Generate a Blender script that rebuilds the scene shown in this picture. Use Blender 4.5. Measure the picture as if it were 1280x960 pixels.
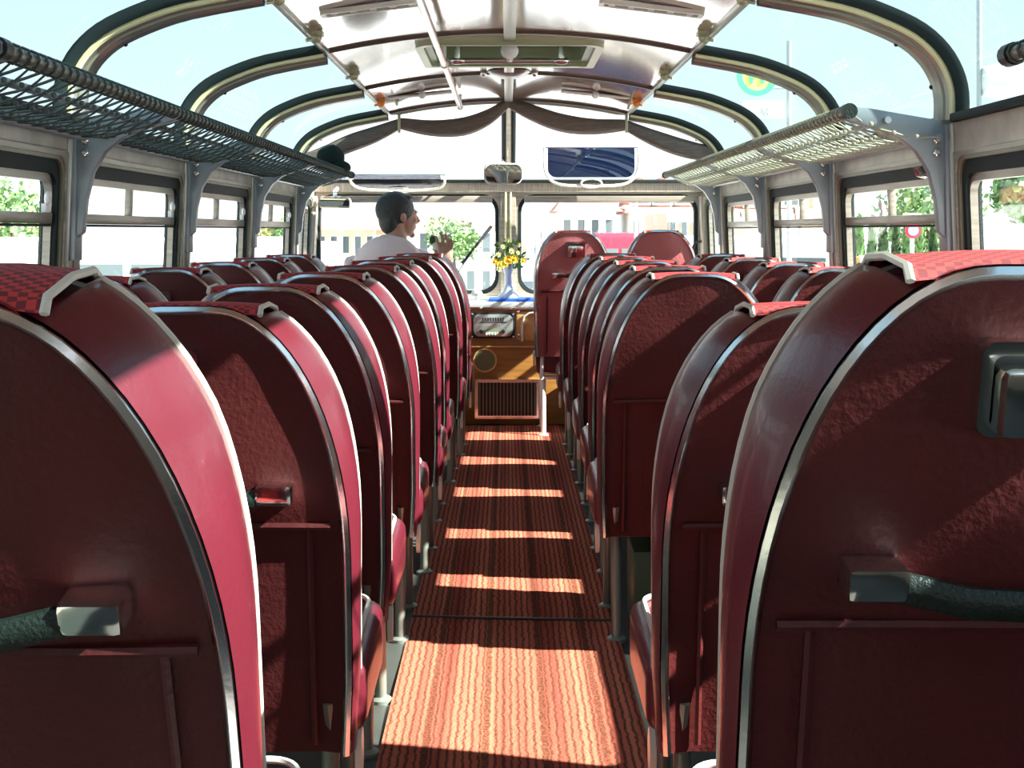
import bpy, bmesh, math, random
from mathutils import Vector, Matrix, noise
random.seed(7)
PI = math.pi
C = bpy.context.scene.collection
SC = bpy.context.scene
for o in list(bpy.data.objects):
    bpy.data.objects.remove(o)

# ------------------------------------------------------------------ camera, sky, sun, exposure
F = 1620.0
CZ = 1.08
cam_d = bpy.data.cameras.new('camera')
cam = bpy.data.objects.new('camera', cam_d)
C.objects.link(cam)
cam.location = (0, 0, CZ)
cam.rotation_euler = (PI / 2, 0, 0)
cam_d.sensor_fit = 'HORIZONTAL'
cam_d.sensor_width = 36
cam_d.lens = F / 1280 * 36
cam_d.shift_x = 7 / 1280
cam_d.shift_y = -192 / 1280
cam_d.clip_start = 0.05
cam_d.clip_end = 2000
SC.camera = cam

w = bpy.data.worlds.new('sky')
SC.world = w
w.use_nodes = True
nt = w.node_tree
nt.nodes.clear()
wo = nt.nodes.new('ShaderNodeOutputWorld')
bg = nt.nodes.new('ShaderNodeBackground')
bg.inputs['Strength'].default_value = 1.45
tc = nt.nodes.new('ShaderNodeTexCoord')
sx = nt.nodes.new('ShaderNodeSeparateXYZ')
rp = nt.nodes.new('ShaderNodeValToRGB')
rp.color_ramp.elements[0].position = 0.0
rp.color_ramp.elements[0].color = (0.95, 0.98, 1.0, 1)
rp.color_ramp.elements[1].position = 0.55
rp.color_ramp.elements[1].color = (0.50, 0.72, 0.92, 1)
nt.links.new(tc.outputs['Generated'], sx.inputs[0])
nt.links.new(sx.outputs['Z'], rp.inputs[0])
nt.links.new(rp.outputs[0], bg.inputs[0])
nt.links.new(bg.outputs[0], wo.inputs[0])

SUN_DIR = Vector((-1.0, 0.26, -0.76))          # the way the light travels
sd = bpy.data.lights.new('sun', 'SUN')
sd.energy = 30
sd.angle = math.radians(0.53)
sd.color = (1.0, 0.95, 0.86)
sun = bpy.data.objects.new('sun', sd)
C.objects.link(sun)
sun.rotation_euler = SUN_DIR.to_track_quat('-Z', 'Y').to_euler()
sun.location = (20, -8, 16)

SC.view_settings.view_transform = 'Standard'
SC.view_settings.look = 'None'
SC.view_settings.gamma = 1
SC.view_settings.use_curve_mapping = False
SC.view_settings.exposure = 0.45


def P(x, y, d):
    """a point seen at pixel (x, y) that stands d metres ahead"""
    return Vector(((x - 633) / F * d, d, CZ + (288 - y) / F * d))


# ------------------------------------------------------------------ materials
M = {}


def mat(name, col, rough=0.5, metal=0.0, coat=0.0, spec=0.5, noise_amt=0.0, noise_scale=20, bump=0.0, bump_scale=200,
        col2=None, emit=None, stretch=None, sheen=0.0):
    m = bpy.data.materials.new(name)
    m.use_nodes = True
    n = m.node_tree
    b = n.nodes['Principled BSDF']
    b.inputs['Base Color'].default_value = (*col, 1)
    b.inputs['Roughness'].default_value = rough
    b.inputs['Metallic'].default_value = metal
    b.inputs['Coat Weight'].default_value = coat
    b.inputs['Coat Roughness'].default_value = 0.08
    b.inputs['Specular IOR Level'].default_value = spec
    b.inputs['Sheen Weight'].default_value = sheen
    t = n.nodes.new('ShaderNodeTexCoord')
    mp = n.nodes.new('ShaderNodeMapping')
    n.links.new(t.outputs['Object'], mp.inputs[0])
    if stretch:
        mp.inputs['Scale'].default_value = stretch
    if noise_amt or col2:
        nz = n.nodes.new('ShaderNodeTexNoise')
        nz.inputs['Scale'].default_value = noise_scale
        nz.inputs['Detail'].default_value = 5
        n.links.new(mp.outputs[0], nz.inputs[0])
        cr = n.nodes.new('ShaderNodeValToRGB')
        cr.color_ramp.elements[0].position = 0.35
        cr.color_ramp.elements[1].position = 0.68
        c2 = col2 or tuple(max(0, c * (1 - noise_amt)) for c in col)
        cr.color_ramp.elements[0].color = (*c2, 1)
        cr.color_ramp.elements[1].color = (*col, 1)
        n.links.new(nz.outputs['Fac'], cr.inputs[0])
        n.links.new(cr.outputs[0], b.inputs['Base Color'])
    if bump:
        nb = n.nodes.new('ShaderNodeTexNoise')
        nb.inputs['Scale'].default_value = bump_scale
        nb.inputs['Detail'].default_value = 4
        n.links.new(mp.outputs[0], nb.inputs[0])
        bp = n.nodes.new('ShaderNodeBump')
        bp.inputs['Strength'].default_value = bump
        bp.inputs['Distance'].default_value = 0.004
        n.links.new(nb.outputs['Fac'], bp.inputs['Height'])
        n.links.new(bp.outputs[0], b.inputs['Normal'])
    if emit:
        b.inputs['Emission Color'].default_value = (*col, 1)
        b.inputs['Emission Strength'].default_value = emit
    M[name] = m
    return m


def glass(name, tint, gloss=0.06, grough=0.0):
    m = bpy.data.materials.new(name)
    m.use_nodes = True
    n = m.node_tree
    n.nodes.clear()
    out = n.nodes.new('ShaderNodeOutputMaterial')
    tr = n.nodes.new('ShaderNodeBsdfTransparent')
    tr.inputs[0].default_value = (*tint, 1)
    gl = n.nodes.new('ShaderNodeBsdfGlossy')
    gl.inputs['Roughness'].default_value = grough
    mx = n.nodes.new('ShaderNodeMixShader')
    mx.inputs[0].default_value = gloss
    n.links.new(tr.outputs[0], mx.inputs[1])
    n.links.new(gl.outputs[0], mx.inputs[2])
    n.links.new(mx.outputs[0], out.inputs[0])
    M[name] = m
    return m


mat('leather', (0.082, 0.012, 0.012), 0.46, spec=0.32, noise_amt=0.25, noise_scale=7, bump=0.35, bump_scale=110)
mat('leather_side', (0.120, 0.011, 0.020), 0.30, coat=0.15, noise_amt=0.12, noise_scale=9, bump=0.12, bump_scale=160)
mat('leather_lit', (0.38, 0.105, 0.105), 0.42, noise_amt=0.15, noise_scale=7, bump=0.3, bump_scale=110)  # seat leather lightened, sunlight on the front seat backs put into the colour
mat('chrome', (0.78, 0.78, 0.76), 0.12, metal=1)
mat('chrome_trim', (0.70, 0.70, 0.71), 0.17, metal=1.0, bump=0.05, bump_scale=60)
mat('piping', (0.62, 0.58, 0.50), 0.45)
mat('black_plastic', (0.009, 0.015, 0.012), 0.4, spec=0.35, bump=0.5, bump_scale=220)
mat('rubber', (0.009, 0.016, 0.016), 0.6, spec=0.2)
mat('wool', (0.012, 0.020, 0.016), 0.95, spec=0.1)
mat('black', (0.015, 0.015, 0.017), 0.4)
mat('seat_metal', (0.22, 0.24, 0.21), 0.35, metal=0.5)
mat('cream_metal', (0.72, 0.69, 0.60), 0.3, metal=0.1)
mat('trim_metal', (0.36, 0.325, 0.27), 0.33, metal=0.45, noise_amt=0.3, noise_scale=5, stretch=(1, 1, 14))
mat('trim_wood_metal', (0.50, 0.44, 0.36), 0.42, metal=0.3, noise_amt=0.35, noise_scale=9, stretch=(14, 1, 1))
mat('hoop_metal', (0.36, 0.35, 0.32), 0.30, metal=0.8)
mat('hoop_olive', (0.21, 0.20, 0.14), 0.4, metal=0.3)
mat('cream_strip', (0.66, 0.62, 0.34), 0.4)
mat('bracket', (0.30, 0.34, 0.355), 0.38, metal=0.35, noise_amt=0.15, noise_scale=12)
mat('ceiling', (0.40, 0.265, 0.195), 0.12, coat=1.0, noise_amt=0.12, noise_scale=1.2)
mat('net', (0.055, 0.075, 0.062), 0.5)
mat('net_sunlit', (0.34, 0.34, 0.24), 0.5)  # paler copy of the net, sunlight on the right rack painted in
mat('floor_dark', (0.045, 0.05, 0.045), 0.5, noise_amt=0.3, noise_scale=6)
mat('green_box', (0.035, 0.09, 0.05), 0.45)
mat('white_paint', (0.8, 0.8, 0.78), 0.5)
mat('curtain', (0.150, 0.115, 0.095), 0.8, noise_amt=0.35, noise_scale=18, stretch=(1, 1, 8))
mat('wood_dash', (0.36, 0.165, 0.040), 0.35, coat=0.2, noise_amt=0.3, noise_scale=5, stretch=(1, 1, 9))
mat('wood_light', (0.62, 0.34, 0.12), 0.35, coat=0.2, noise_amt=0.2, noise_scale=5)
mat('speaker_cloth', (0.15, 0.16, 0.075), 0.8, bump=0.6, bump_scale=300)
mat('radio_face', (0.62, 0.63, 0.60), 0.28, metal=0.7)
mat('blue_cloth', (0.03, 0.12, 0.55), 0.7)
mat('skin', (0.42, 0.235, 0.165), 0.5, noise_amt=0.08, noise_scale=30)
mat('hair', (0.020, 0.024, 0.024), 0.6, bump=0.8, bump_scale=90)
mat('shirt', (0.72, 0.60, 0.60), 0.75, noise_amt=0.06, noise_scale=10)
mat('trousers', (0.03, 0.035, 0.05), 0.8)
mat('leaf', (0.10, 0.27, 0.04), 0.5, noise_amt=0.4, noise_scale=40)
mat('leaf_dark', (0.045, 0.13, 0.03), 0.6, noise_amt=0.5, noise_scale=3)
mat('leaf_bright', (0.17, 0.33, 0.10), 0.6, noise_amt=0.5, noise_scale=3)
mat('petal', (0.95, 0.70, 0.05), 0.5)
mat('petal_light', (0.92, 0.90, 0.35), 0.5)
mat('petal_orange', (0.90, 0.42, 0.03), 0.5)
mat('vase', (0.52, 0.60, 0.72), 0.15, coat=0.5)
mat('mirror', (0.86, 0.84, 0.84), 0.02, metal=1)
mat('asphalt', (0.42, 0.42, 0.42), 0.85, noise_amt=0.15, noise_scale=1)
mat('wall_white', (0.85, 0.84, 0.80), 0.8)
mat('wall_beige', (0.62, 0.45, 0.33), 0.8)
mat('wall_yellow', (0.85, 0.72, 0.52), 0.8)
mat('roof_tile', (0.50, 0.20, 0.14), 0.8, noise_amt=0.25, noise_scale=2)
mat('window_dark', (0.10, 0.13, 0.14), 0.15)
mat('bus_red', (0.55, 0.025, 0.05), 0.3)
mat('bus_blue', (0.06, 0.20, 0.55), 0.3)
mat('orange', (0.90, 0.28, 0.06), 0.5)
mat('tyre', (0.02, 0.02, 0.02), 0.8)
mat('grey_paint', (0.45, 0.46, 0.46), 0.4)
mat('bark', (0.10, 0.07, 0.05), 0.9)
mat('sign_yellow', (0.90, 0.86, 0.20), 0.5)
mat('sign_green', (0.10, 0.52, 0.28), 0.5)
mat('sign_blue', (0.25, 0.20, 0.45), 0.5)
mat('joint', (0.07, 0.045, 0.03), 0.4)
mat('hatch_frame', (0.40, 0.40, 0.25), 0.35, metal=0.3)
mat('hatch_inner', (0.22, 0.27, 0.16), 0.4)
mat('mirror_back', (0.25, 0.24, 0.22), 0.4)
glass('glass_sky', (0.47, 0.585, 0.60), 0.05)
glass('glass_side', (0.96, 0.99, 0.98), 0.06)
glass('glass_front', (0.97, 0.99, 0.99), 0.05)
glass('visor_tint', (0.10, 0.15, 0.26), 0.16)


def fabric():
    m = mat('fabric', (0.45, 0.03, 0.03), 0.8)
    n = m.node_tree
    b = n.nodes['Principled BSDF']
    t = n.nodes.new('ShaderNodeTexCoord')
    ck = n.nodes.new('ShaderNodeTexChecker')
    ck.inputs['Scale'].default_value = 120
    ck.inputs['Color1'].default_value = (0.55, 0.035, 0.03, 1)
    ck.inputs['Color2'].default_value = (0.16, 0.015, 0.02, 1)
    n.links.new(t.outputs['Object'], ck.inputs['Vector'])
    n.links.new(ck.outputs[0], b.inputs['Base Color'])


fabric()


def carpet():
    m = bpy.data.materials.new('carpet')
    m.use_nodes = True
    n = m.node_tree
    b = n.nodes['Principled BSDF']
    b.inputs['Roughness'].default_value = 0.95
    b.inputs['Specular IOR Level'].default_value = 0.1
    t = n.nodes.new('ShaderNodeTexCoord')
    sp = n.nodes.new('ShaderNodeSeparateXYZ')
    n.links.new(t.outputs['Object'], sp.inputs[0])
    # wobble of the woven rows
    nz = n.nodes.new('ShaderNodeTexNoise')
    nz.inputs['Scale'].default_value = 34
    nz.inputs['Detail'].default_value = 2
    n.links.new(t.outputs['Object'], nz.inputs[0])
    ma = n.nodes.new('ShaderNodeMath'); ma.operation = 'MULTIPLY_ADD'
    ma.inputs[1].default_value = 0.013
    n.links.new(nz.outputs['Fac'], ma.inputs[0])
    n.links.new(sp.outputs['X'], ma.inputs[2])

    def lines(period, lo, hi, off=0.0):
        d = n.nodes.new('ShaderNodeMath'); d.operation = 'MULTIPLY_ADD'
        d.inputs[1].default_value = 1 / period
        d.inputs[2].default_value = off + 50
        n.links.new(ma.outputs[0], d.inputs[0])
        f = n.nodes.new('ShaderNodeMath'); f.operation = 'PINGPONG'
        f.inputs[1].default_value = 0.5
        n.links.new(d.outputs[0], f.inputs[0])
        mr = n.nodes.new('ShaderNodeMapRange')
        mr.inputs[1].default_value = lo
        mr.inputs[2].default_value = hi
        n.links.new(f.outputs[0], mr.inputs[0])
        return mr.outputs[0]
    a = lines(0.0165, 0.06, 0.26)
    c = lines(0.125, 0.04, 0.08, 0.3)
    mn = n.nodes.new('ShaderNodeMath'); mn.operation = 'MINIMUM'
    n.links.new(a, mn.inputs[0]); n.links.new(c, mn.inputs[1])
    # broken up so that the thin rows fade in and out
    nb = n.nodes.new('ShaderNodeTexNoise')
    nb.inputs['Scale'].default_value = 150
    nb.inputs['Detail'].default_value = 3
    n.links.new(t.outputs['Object'], nb.inputs[0])
    mr2 = n.nodes.new('ShaderNodeMapRange')
    mr2.inputs[1].default_value = 0.3
    mr2.inputs[2].default_value = 0.7
    mr2.inputs[3].default_value = 0.0
    mr2.inputs[4].default_value = 0.45
    n.links.new(nb.outputs['Fac'], mr2.inputs[0])
    mx0 = n.nodes.new('ShaderNodeMath'); mx0.operation = 'MAXIMUM'
    n.links.new(mn.outputs[0], mx0.inputs[0]); n.links.new(mr2.outputs[0], mx0.inputs[1])
    # broad stripes, some rows darker than others
    st = n.nodes.new('ShaderNodeTexNoise')
    st.inputs['Scale'].default_value = 9
    mpp = n.nodes.new('ShaderNodeMapping')
    mpp.inputs['Scale'].default_value = (2.2, 0.02, 1)
    n.links.new(t.outputs['Object'], mpp.inputs[0])
    n.links.new(mpp.outputs[0], st.inputs[0])
    cr = n.nodes.new('ShaderNodeValToRGB')
    cr.color_ramp.elements[0].position = 0.35
    cr.color_ramp.elements[0].color = (0.27, 0.048, 0.034, 1)
    cr.color_ramp.elements[1].position = 0.65
    cr.color_ramp.elements[1].color = (0.50, 0.145, 0.088, 1)
    n.links.new(st.outputs['Fac'], cr.inputs[0])
    mx = n.nodes.new('ShaderNodeMix'); mx.data_type = 'RGBA'
    n.links.new(mx0.outputs[0], mx.inputs['Factor'])
    mx.inputs['A'].default_value = (0.045, 0.022, 0.012, 1)
    n.links.new(cr.outputs[0], mx.inputs['B'])
    n.links.new(mx.outputs['Result'], b.inputs['Base Color'])
    bp = n.nodes.new('ShaderNodeBump')
    bp.inputs['Strength'].default_value = 0.6
    bp.inputs['Distance'].default_value = 0.006
    n.links.new(nb.outputs['Fac'], bp.inputs['Height'])
    n.links.new(bp.outputs[0], b.inputs['Normal'])
    M['carpet'] = m


carpet()

# ------------------------------------------------------------------ helpers


class MB:
    """collects shapes for one mesh"""

    def __init__(self):
        self.v = []
        self.f = []

    def add(self, vs, fs):
        k = len(self.v)
        self.v += [Vector(q) for q in vs]
        self.f += [tuple(i + k for i in g) for g in fs]
        return self

    def box(self, a, b):
        (x0, y0, z0), (x1, y1, z1) = a, b
        vs = [(x0, y0, z0), (x1, y0, z0), (x1, y1, z0), (x0, y1, z0), (x0, y0, z1), (x1, y0, z1), (x1, y1, z1), (x0, y1, z1)]
        return self.add(vs, [(0, 3, 2, 1), (4, 5, 6, 7), (0, 1, 5, 4), (1, 2, 6, 5), (2, 3, 7, 6), (3, 0, 4, 7)])

    def tube(self, pts, r, n=8, closed=False, cap=True, flat=None):
        pts = [Vector(p) for p in pts]
        m = len(pts)
        rs = r if isinstance(r, (list, tuple)) else [r] * m
        up = Vector((0, 0, 1))
        vs = []
        prev = None
        for i, p in enumerate(pts):
            if closed:
                t = pts[(i + 1) % m] - pts[i - 1]
            else:
                t = pts[min(i + 1, m - 1)] - pts[max(i - 1, 0)]
            if t.length < 1e-9:
                t = Vector((0, 0, 1))
            t.normalize()
            if prev is None:
                a = up if abs(t.z) < 0.9 else Vector((1, 0, 0))
                u = t.cross(a).normalized()
            else:
                u = (prev - t * prev.dot(t))
                if u.length < 1e-6:
                    u = t.cross(up)
                u.normalize()
            prev = u
            v = t.cross(u)
            for k in range(n):
                an = 2 * PI * k / n
                q = u * math.cos(an) * rs[i]
                w_ = v * math.sin(an) * rs[i]
                if flat:
                    off = q + w_
                    off = Vector((off.x * flat[0], off.y * flat[1], off.z * flat[2]))
                    vs.append(p + off)
                else:
                    vs.append(p + q + w_)
        fs = []
        for i in range(m if closed else m - 1):
            j = (i + 1) % m
            for k in range(n):
                l = (k + 1) % n
                fs.append((i * n + k, i * n + l, j * n + l, j * n + k))
        if cap and not closed:
            fs.append(tuple(range(n - 1, -1, -1)))
            fs.append(tuple((m - 1) * n + k for k in range(n)))
        return self.add(vs, fs)

    def prism(self, pts, fn0, fn1):
        """outline pts (a,b); fn0/fn1 map them to the two faces"""
        n = len(pts)
        vs = [fn0(a, b) for a, b in pts] + [fn1(a, b) for a, b in pts]
        fs = [tuple(range(n - 1, -1, -1)), tuple(range(n, 2 * n))]
        for i in range(n):
            j = (i + 1) % n
            fs.append((i, j, n + j, n + i))
        return self.add(vs, fs)

    def ring(self, outer, inner, f0, f1):
        n = len(outer)
        vs = [f0(a, b) for a, b in outer] + [f0(a, b) for a, b in inner] + [f1(a, b) for a, b in outer] + [f1(a, b) for a, b in inner]
        fs = []
        for i in range(n):
            j = (i + 1) % n
            fs += [(i, n + i, n + j, j), (2 * n + i, 2 * n + j, 3 * n + j, 3 * n + i), (i, j, 2 * n + j, 2 * n + i), (n + i, 3 * n + i, 3 * n + j, n + j)]
        return self.add(vs, fs)

    def lathe(self, prof, loc, n=20, axis='Z', cap=True):
        vs = []
        loc = Vector(loc)
        for r, h in prof:
            for k in range(n):
                an = 2 * PI * k / n
                c, s = r * math.cos(an), r * math.sin(an)
                q = {'Z': (c, s, h), 'Y': (c, h, s), 'X': (h, c, s)}[axis]
                vs.append(loc + Vector(q))
        fs = []
        for i in range(len(prof) - 1):
            for k in range(n):
                l = (k + 1) % n
                fs.append((i * n + k, i * n + l, (i + 1) * n + l, (i + 1) * n + k))
        if cap and prof[0][0] > 1e-5:
            fs.append(tuple(range(n - 1, -1, -1)))
        if cap and prof[-1][0] > 1e-5:
            fs.append(tuple((len(prof) - 1) * n + k for k in range(n)))
        return self.add(vs, fs)

    def ball(self, c, r, sc=(1, 1, 1), nu=14, nv=9, rot=None):
        c = Vector(c)
        vs = []
        for i in range(nv + 1):
            th = PI * i / nv
            for k in range(nu):
                ph = 2 * PI * k / nu
                q = Vector((r * sc[0] * math.sin(th) * math.cos(ph), r * sc[1] * math.sin(th) * math.sin(ph), r * sc[2] * math.cos(th)))
                if rot:
                    q = rot @ q
                vs.append(c + q)
        fs = []
        for i in range(nv):
            for k in range(nu):
                l = (k + 1) % nu
                fs.append((i * nu + k, (i + 1) * nu + k, (i + 1) * nu + l, i * nu + l))
        return self.add(vs, fs)

    def grid(self, rows, close=False):
        m, n = len(rows), len(rows[0])
        vs = [q for r in rows for q in r]
        fs = [(i * n + k, i * n + k + 1, (i + 1) * n + k + 1, (i + 1) * n + k) for i in range(m - 1) for k in range(n - 1)]
        return self.add(vs, fs)

    def xf(self, fn):
        self.v = [Vector(fn(q)) for q in self.v]
        return self

    def build(self, name, m, parent=None, smooth=40, bevel=0.0, segs=2, label=None):
        me = bpy.data.meshes.new(name)
        bm = bmesh.new()
        vv = [bm.verts.new(q) for q in self.v]
        for g in self.f:
            try:
                bm.faces.new([vv[i] for i in g])
            except ValueError:
                pass
        bmesh.ops.remove_doubles(bm, verts=bm.verts, dist=1e-6)
        bmesh.ops.recalc_face_normals(bm, faces=bm.faces)
        if bevel:
            ed = [e for e in bm.edges if len(e.link_faces) == 2 and e.calc_face_angle(0) > 0.6]
            bmesh.ops.bevel(bm, geom=ed, offset=bevel, segments=segs, affect='EDGES', profile=0.6, clamp_overlap=True)
        if smooth:
            lim = math.radians(smooth)
            for f in bm.faces:
                f.smooth = True
            for e in bm.edges:
                if len(e.link_faces) == 2 and e.calc_face_angle(0) > lim:
                    e.smooth = False
        bm.to_mesh(me)
        bm.free()
        me.materials.append(M[m])
        o = bpy.data.objects.new(name, me)
        C.objects.link(o)
        if parent:
            o.parent = parent
        if label:
            o['label'] = label
        return o


def tag(o, label=None, cat=None, group=None, kind=None):
    if label:
        o['label'] = label
    if cat:
        o['category'] = cat
    if group:
        o['group'] = group
    if kind:
        o['kind'] = kind
    return o


def empty(name, loc=(0, 0, 0), rz=0.0):
    o = bpy.data.objects.new(name, None)
    o.location = loc
    o.rotation_euler = (0, 0, rz)
    o.empty_display_size = 0.1
    C.objects.link(o)
    return o


def struct(o):
    o['kind'] = 'structure'
    return o


def copy_tree(o, parent=None):
    c = o.copy()
    C.objects.link(c)
    c.parent = parent
    for ch in KIDS.get(o.name, []):
        copy_tree(ch, c)
    return c


KIDS = {}


def index_kids(o):
    KIDS[o.name] = [q for q in C.objects if q.parent == o]
    for q in KIDS[o.name]:
        index_kids(q)


def rrect(a0, b0, a1, b1, r, n=6):
    pts = []
    for cx, cy, st in ((a1 - r, b1 - r, 0), (a0 + r, b1 - r, 90), (a0 + r, b0 + r, 180), (a1 - r, b0 + r, 270)):
        for k in range(n + 1):
            an = math.radians(st + 90 * k / n)
            pts.append((cx + r * math.cos(an), cy + r * math.sin(an)))
    return pts


def sweep(path, section, closed_section=True):
    """path: (x,z,y0) points, section: (u along y, v along the in-plane normal) -> rows of points"""
    rows = []
    n = len(path)
    for i in range(n):
        x, z, y = path[i]
        x0, z0, _ = path[max(i - 1, 0)]
        x1, z1, _ = path[min(i + 1, n - 1)]
        tx, tz = x1 - x0, z1 - z0
        L = math.hypot(tx, tz) or 1
        nx, nz = -tz / L, tx / L
        r = [Vector((x + nx * v, y + u, z + nz * v)) for u, v in section]
        if closed_section:
            r.append(r[0])
        rows.append(r)
    return rows


def look(a, b):
    return (Vector(b) - Vector(a)).to_track_quat('Z', 'Y').to_matrix()


CX = 0.012                      # the bus centre line, a little right of the camera


def wx(z):
    return 1.215 - 0.038 * (z - 0.7)


# ------------------------------------------------------------------ the bus shell
PY = [1.0, 2.23, 3.45, 4.68, 5.90, 7.12]     # pillar positions along the bus
Y0, YF = -1.2, 7.82
SKY = [(1.19, 1.37), (1.19, 1.44), (1.175, 1.50), (1.14, 1.56), (1.08, 1.615), (0.99, 1.66), (0.87, 1.70), (0.67, 1.738)]


def smooth_path(pts, k=4):
    out = []
    n = len(pts)
    for i in range(n - 1):
        p0 = Vector(pts[max(i - 1, 0)]); p1 = Vector(pts[i]); p2 = Vector(pts[i + 1]); p3 = Vector(pts[min(i + 2, n - 1)])
        for j in range(k):
            t = j / k
            out.append(0.5 * ((2 * p1) + (-p0 + p2) * t + (2 * p0 - 5 * p1 + 4 * p2 - p3) * t * t + (-p0 + 3 * p1 - 3 * p2 + p3) * t ** 3))
    out.append(Vector(pts[-1]))
    return [tuple(q) for q in out]


SKYP = smooth_path(SKY, 3)

b = MB(); b.box((-1.3, Y0, -0.06), (1.3, YF, 0.0))
struct(b.build('floor', 'floor_dark'))

# ceiling: shallow arch of glossy panels with raised joints
def ceil_z(x):
    return 1.725 + 0.075 * (1 - (x / 0.67) ** 2)
b = MB()
hx0, hx1, hy0, hy1 = -0.335, 0.335, 4.85, 5.48
xs = [-0.67 + 1.34 * i / 24 for i in range(25)]
xs = sorted(set([round(q, 4) for q in xs] + [hx0, hx1]))
ys = [Y0, 0, 1.0, 2.23, 3.45, 4.2, hy0, hy1, 5.9, 6.5, 7.16]
for j in range(len(ys) - 1):
    for i in range(len(xs) - 1):
        xa, xb, ya, yb = xs[i], xs[i + 1], ys[j], ys[j + 1]
        if ya >= hy0 and yb <= hy1 and xa >= hx0 and xb <= hx1:
            continue
        for dz in (0.0, 0.03):
            b.add([(CX + xa, ya, ceil_z(xa) + dz), (CX + xb, ya, ceil_z(xb) + dz), (CX + xb, yb, ceil_z(xb) + dz), (CX + xa, yb, ceil_z(xa) + dz)], [(0, 1, 2, 3)])
struct(b.build('ceiling', 'ceiling'))

tn = [0]
def trim(b_, m, bevel=0.0, smooth=40):
    tn[0] += 1
    return struct(b_.build('trim_%d' % tn[0], m, bevel=bevel, smooth=smooth))

for y in PY[1:]:
    path = [(CX + q, ceil_z(q) - 0.004, y) for q in [-0.66 + 1.32 * i / 24 for i in range(25)]]
    r = sweep(path, [(-0.009, 0.006), (-0.006, -0.006), (0.006, -0.006), (0.009, 0.006)])
    trim(MB().grid(r), 'joint')
for s in (-1, 1):
    b = MB().box((CX + s * 0.662 - 0.011, Y0, 1.716), (CX + s * 0.662 + 0.011, 7.2, 1.737))
    trim(b, 'hoop_metal', bevel=0.005)
# centre ridge bar
b = MB().box((CX - 0.022, 3.2, 1.785), (CX + 0.022, 4.83, 1.797)); trim(b, 'hoop_metal', bevel=0.003)
b = MB().box((CX - 0.022, 5.5, 1.783), (CX + 0.022, 7.2, 1.797)); trim(b, 'hoop_metal', bevel=0.003)

# side walls: lower panel, pillars, cant rail in one shell per side
SILL, HEAD = 0.70, 1.285
for s, nm in ((-1, 'wall_left'), (1, 'wall_right')):
    b = MB()
    def bx(y0, y1, z0, z1, n0, n1):
        vs = []
        for y in (y0, y1):
            for z in (z0, z1):
                for n_ in (n0, n1):
                    vs.append((CX + s * (wx(z) - n_), y, z))
        b.add(vs, [(0, 1, 3, 2), (4, 6, 7, 5), (0, 4, 5, 1), (2, 3, 7, 6), (0, 2, 6, 4), (1, 5, 7, 3)])
    bx(Y0, YF, -0.3, SILL, -0.05, 0.0)
    bx(Y0, YF, HEAD, 1.368, -0.03, 0.028)
    for y in PY:
        bx(y - 0.055, y + 0.055, SILL, HEAD, -0.03, 0.028)
    bx(Y0, 0.2, SILL, HEAD, -0.03, 0.028)
    bx(YF - 0.10, YF, SILL, HEAD, -0.03, 0.05)
    struct(b.build(nm, 'trim_wood_metal', bevel=0.006))
    # metal beads along pillars and cant rail
    for y in PY[1:]:
        for dy in (-0.04, 0.04):
            bb = MB().tube([(CX + s * (wx(z) - 0.03), y + dy, z) for z in (0.6, 0.9, 1.2, 1.36)], 0.009, 8)
            trim(bb, 'hoop_metal')

b = MB().box((-1.3, Y0 - 0.08, -0.3), (1.3, Y0, 0.85)); b.box((-1.3, Y0 - 0.08, 1.35), (1.3, Y0, 1.85))
b.box((-1.3, Y0 - 0.08, 0.85), (-1.0, Y0, 1.35)); b.box((1.0, Y0 - 0.08, 0.85), (1.3, Y0, 1.35))
struct(b.build('wall_back', 'trim_wood_metal'))

# side windows
wn = [0]
def win_root():
    wn[0] += 1
    e = empty('window_%d' % wn[0])
    return struct(e)

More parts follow.
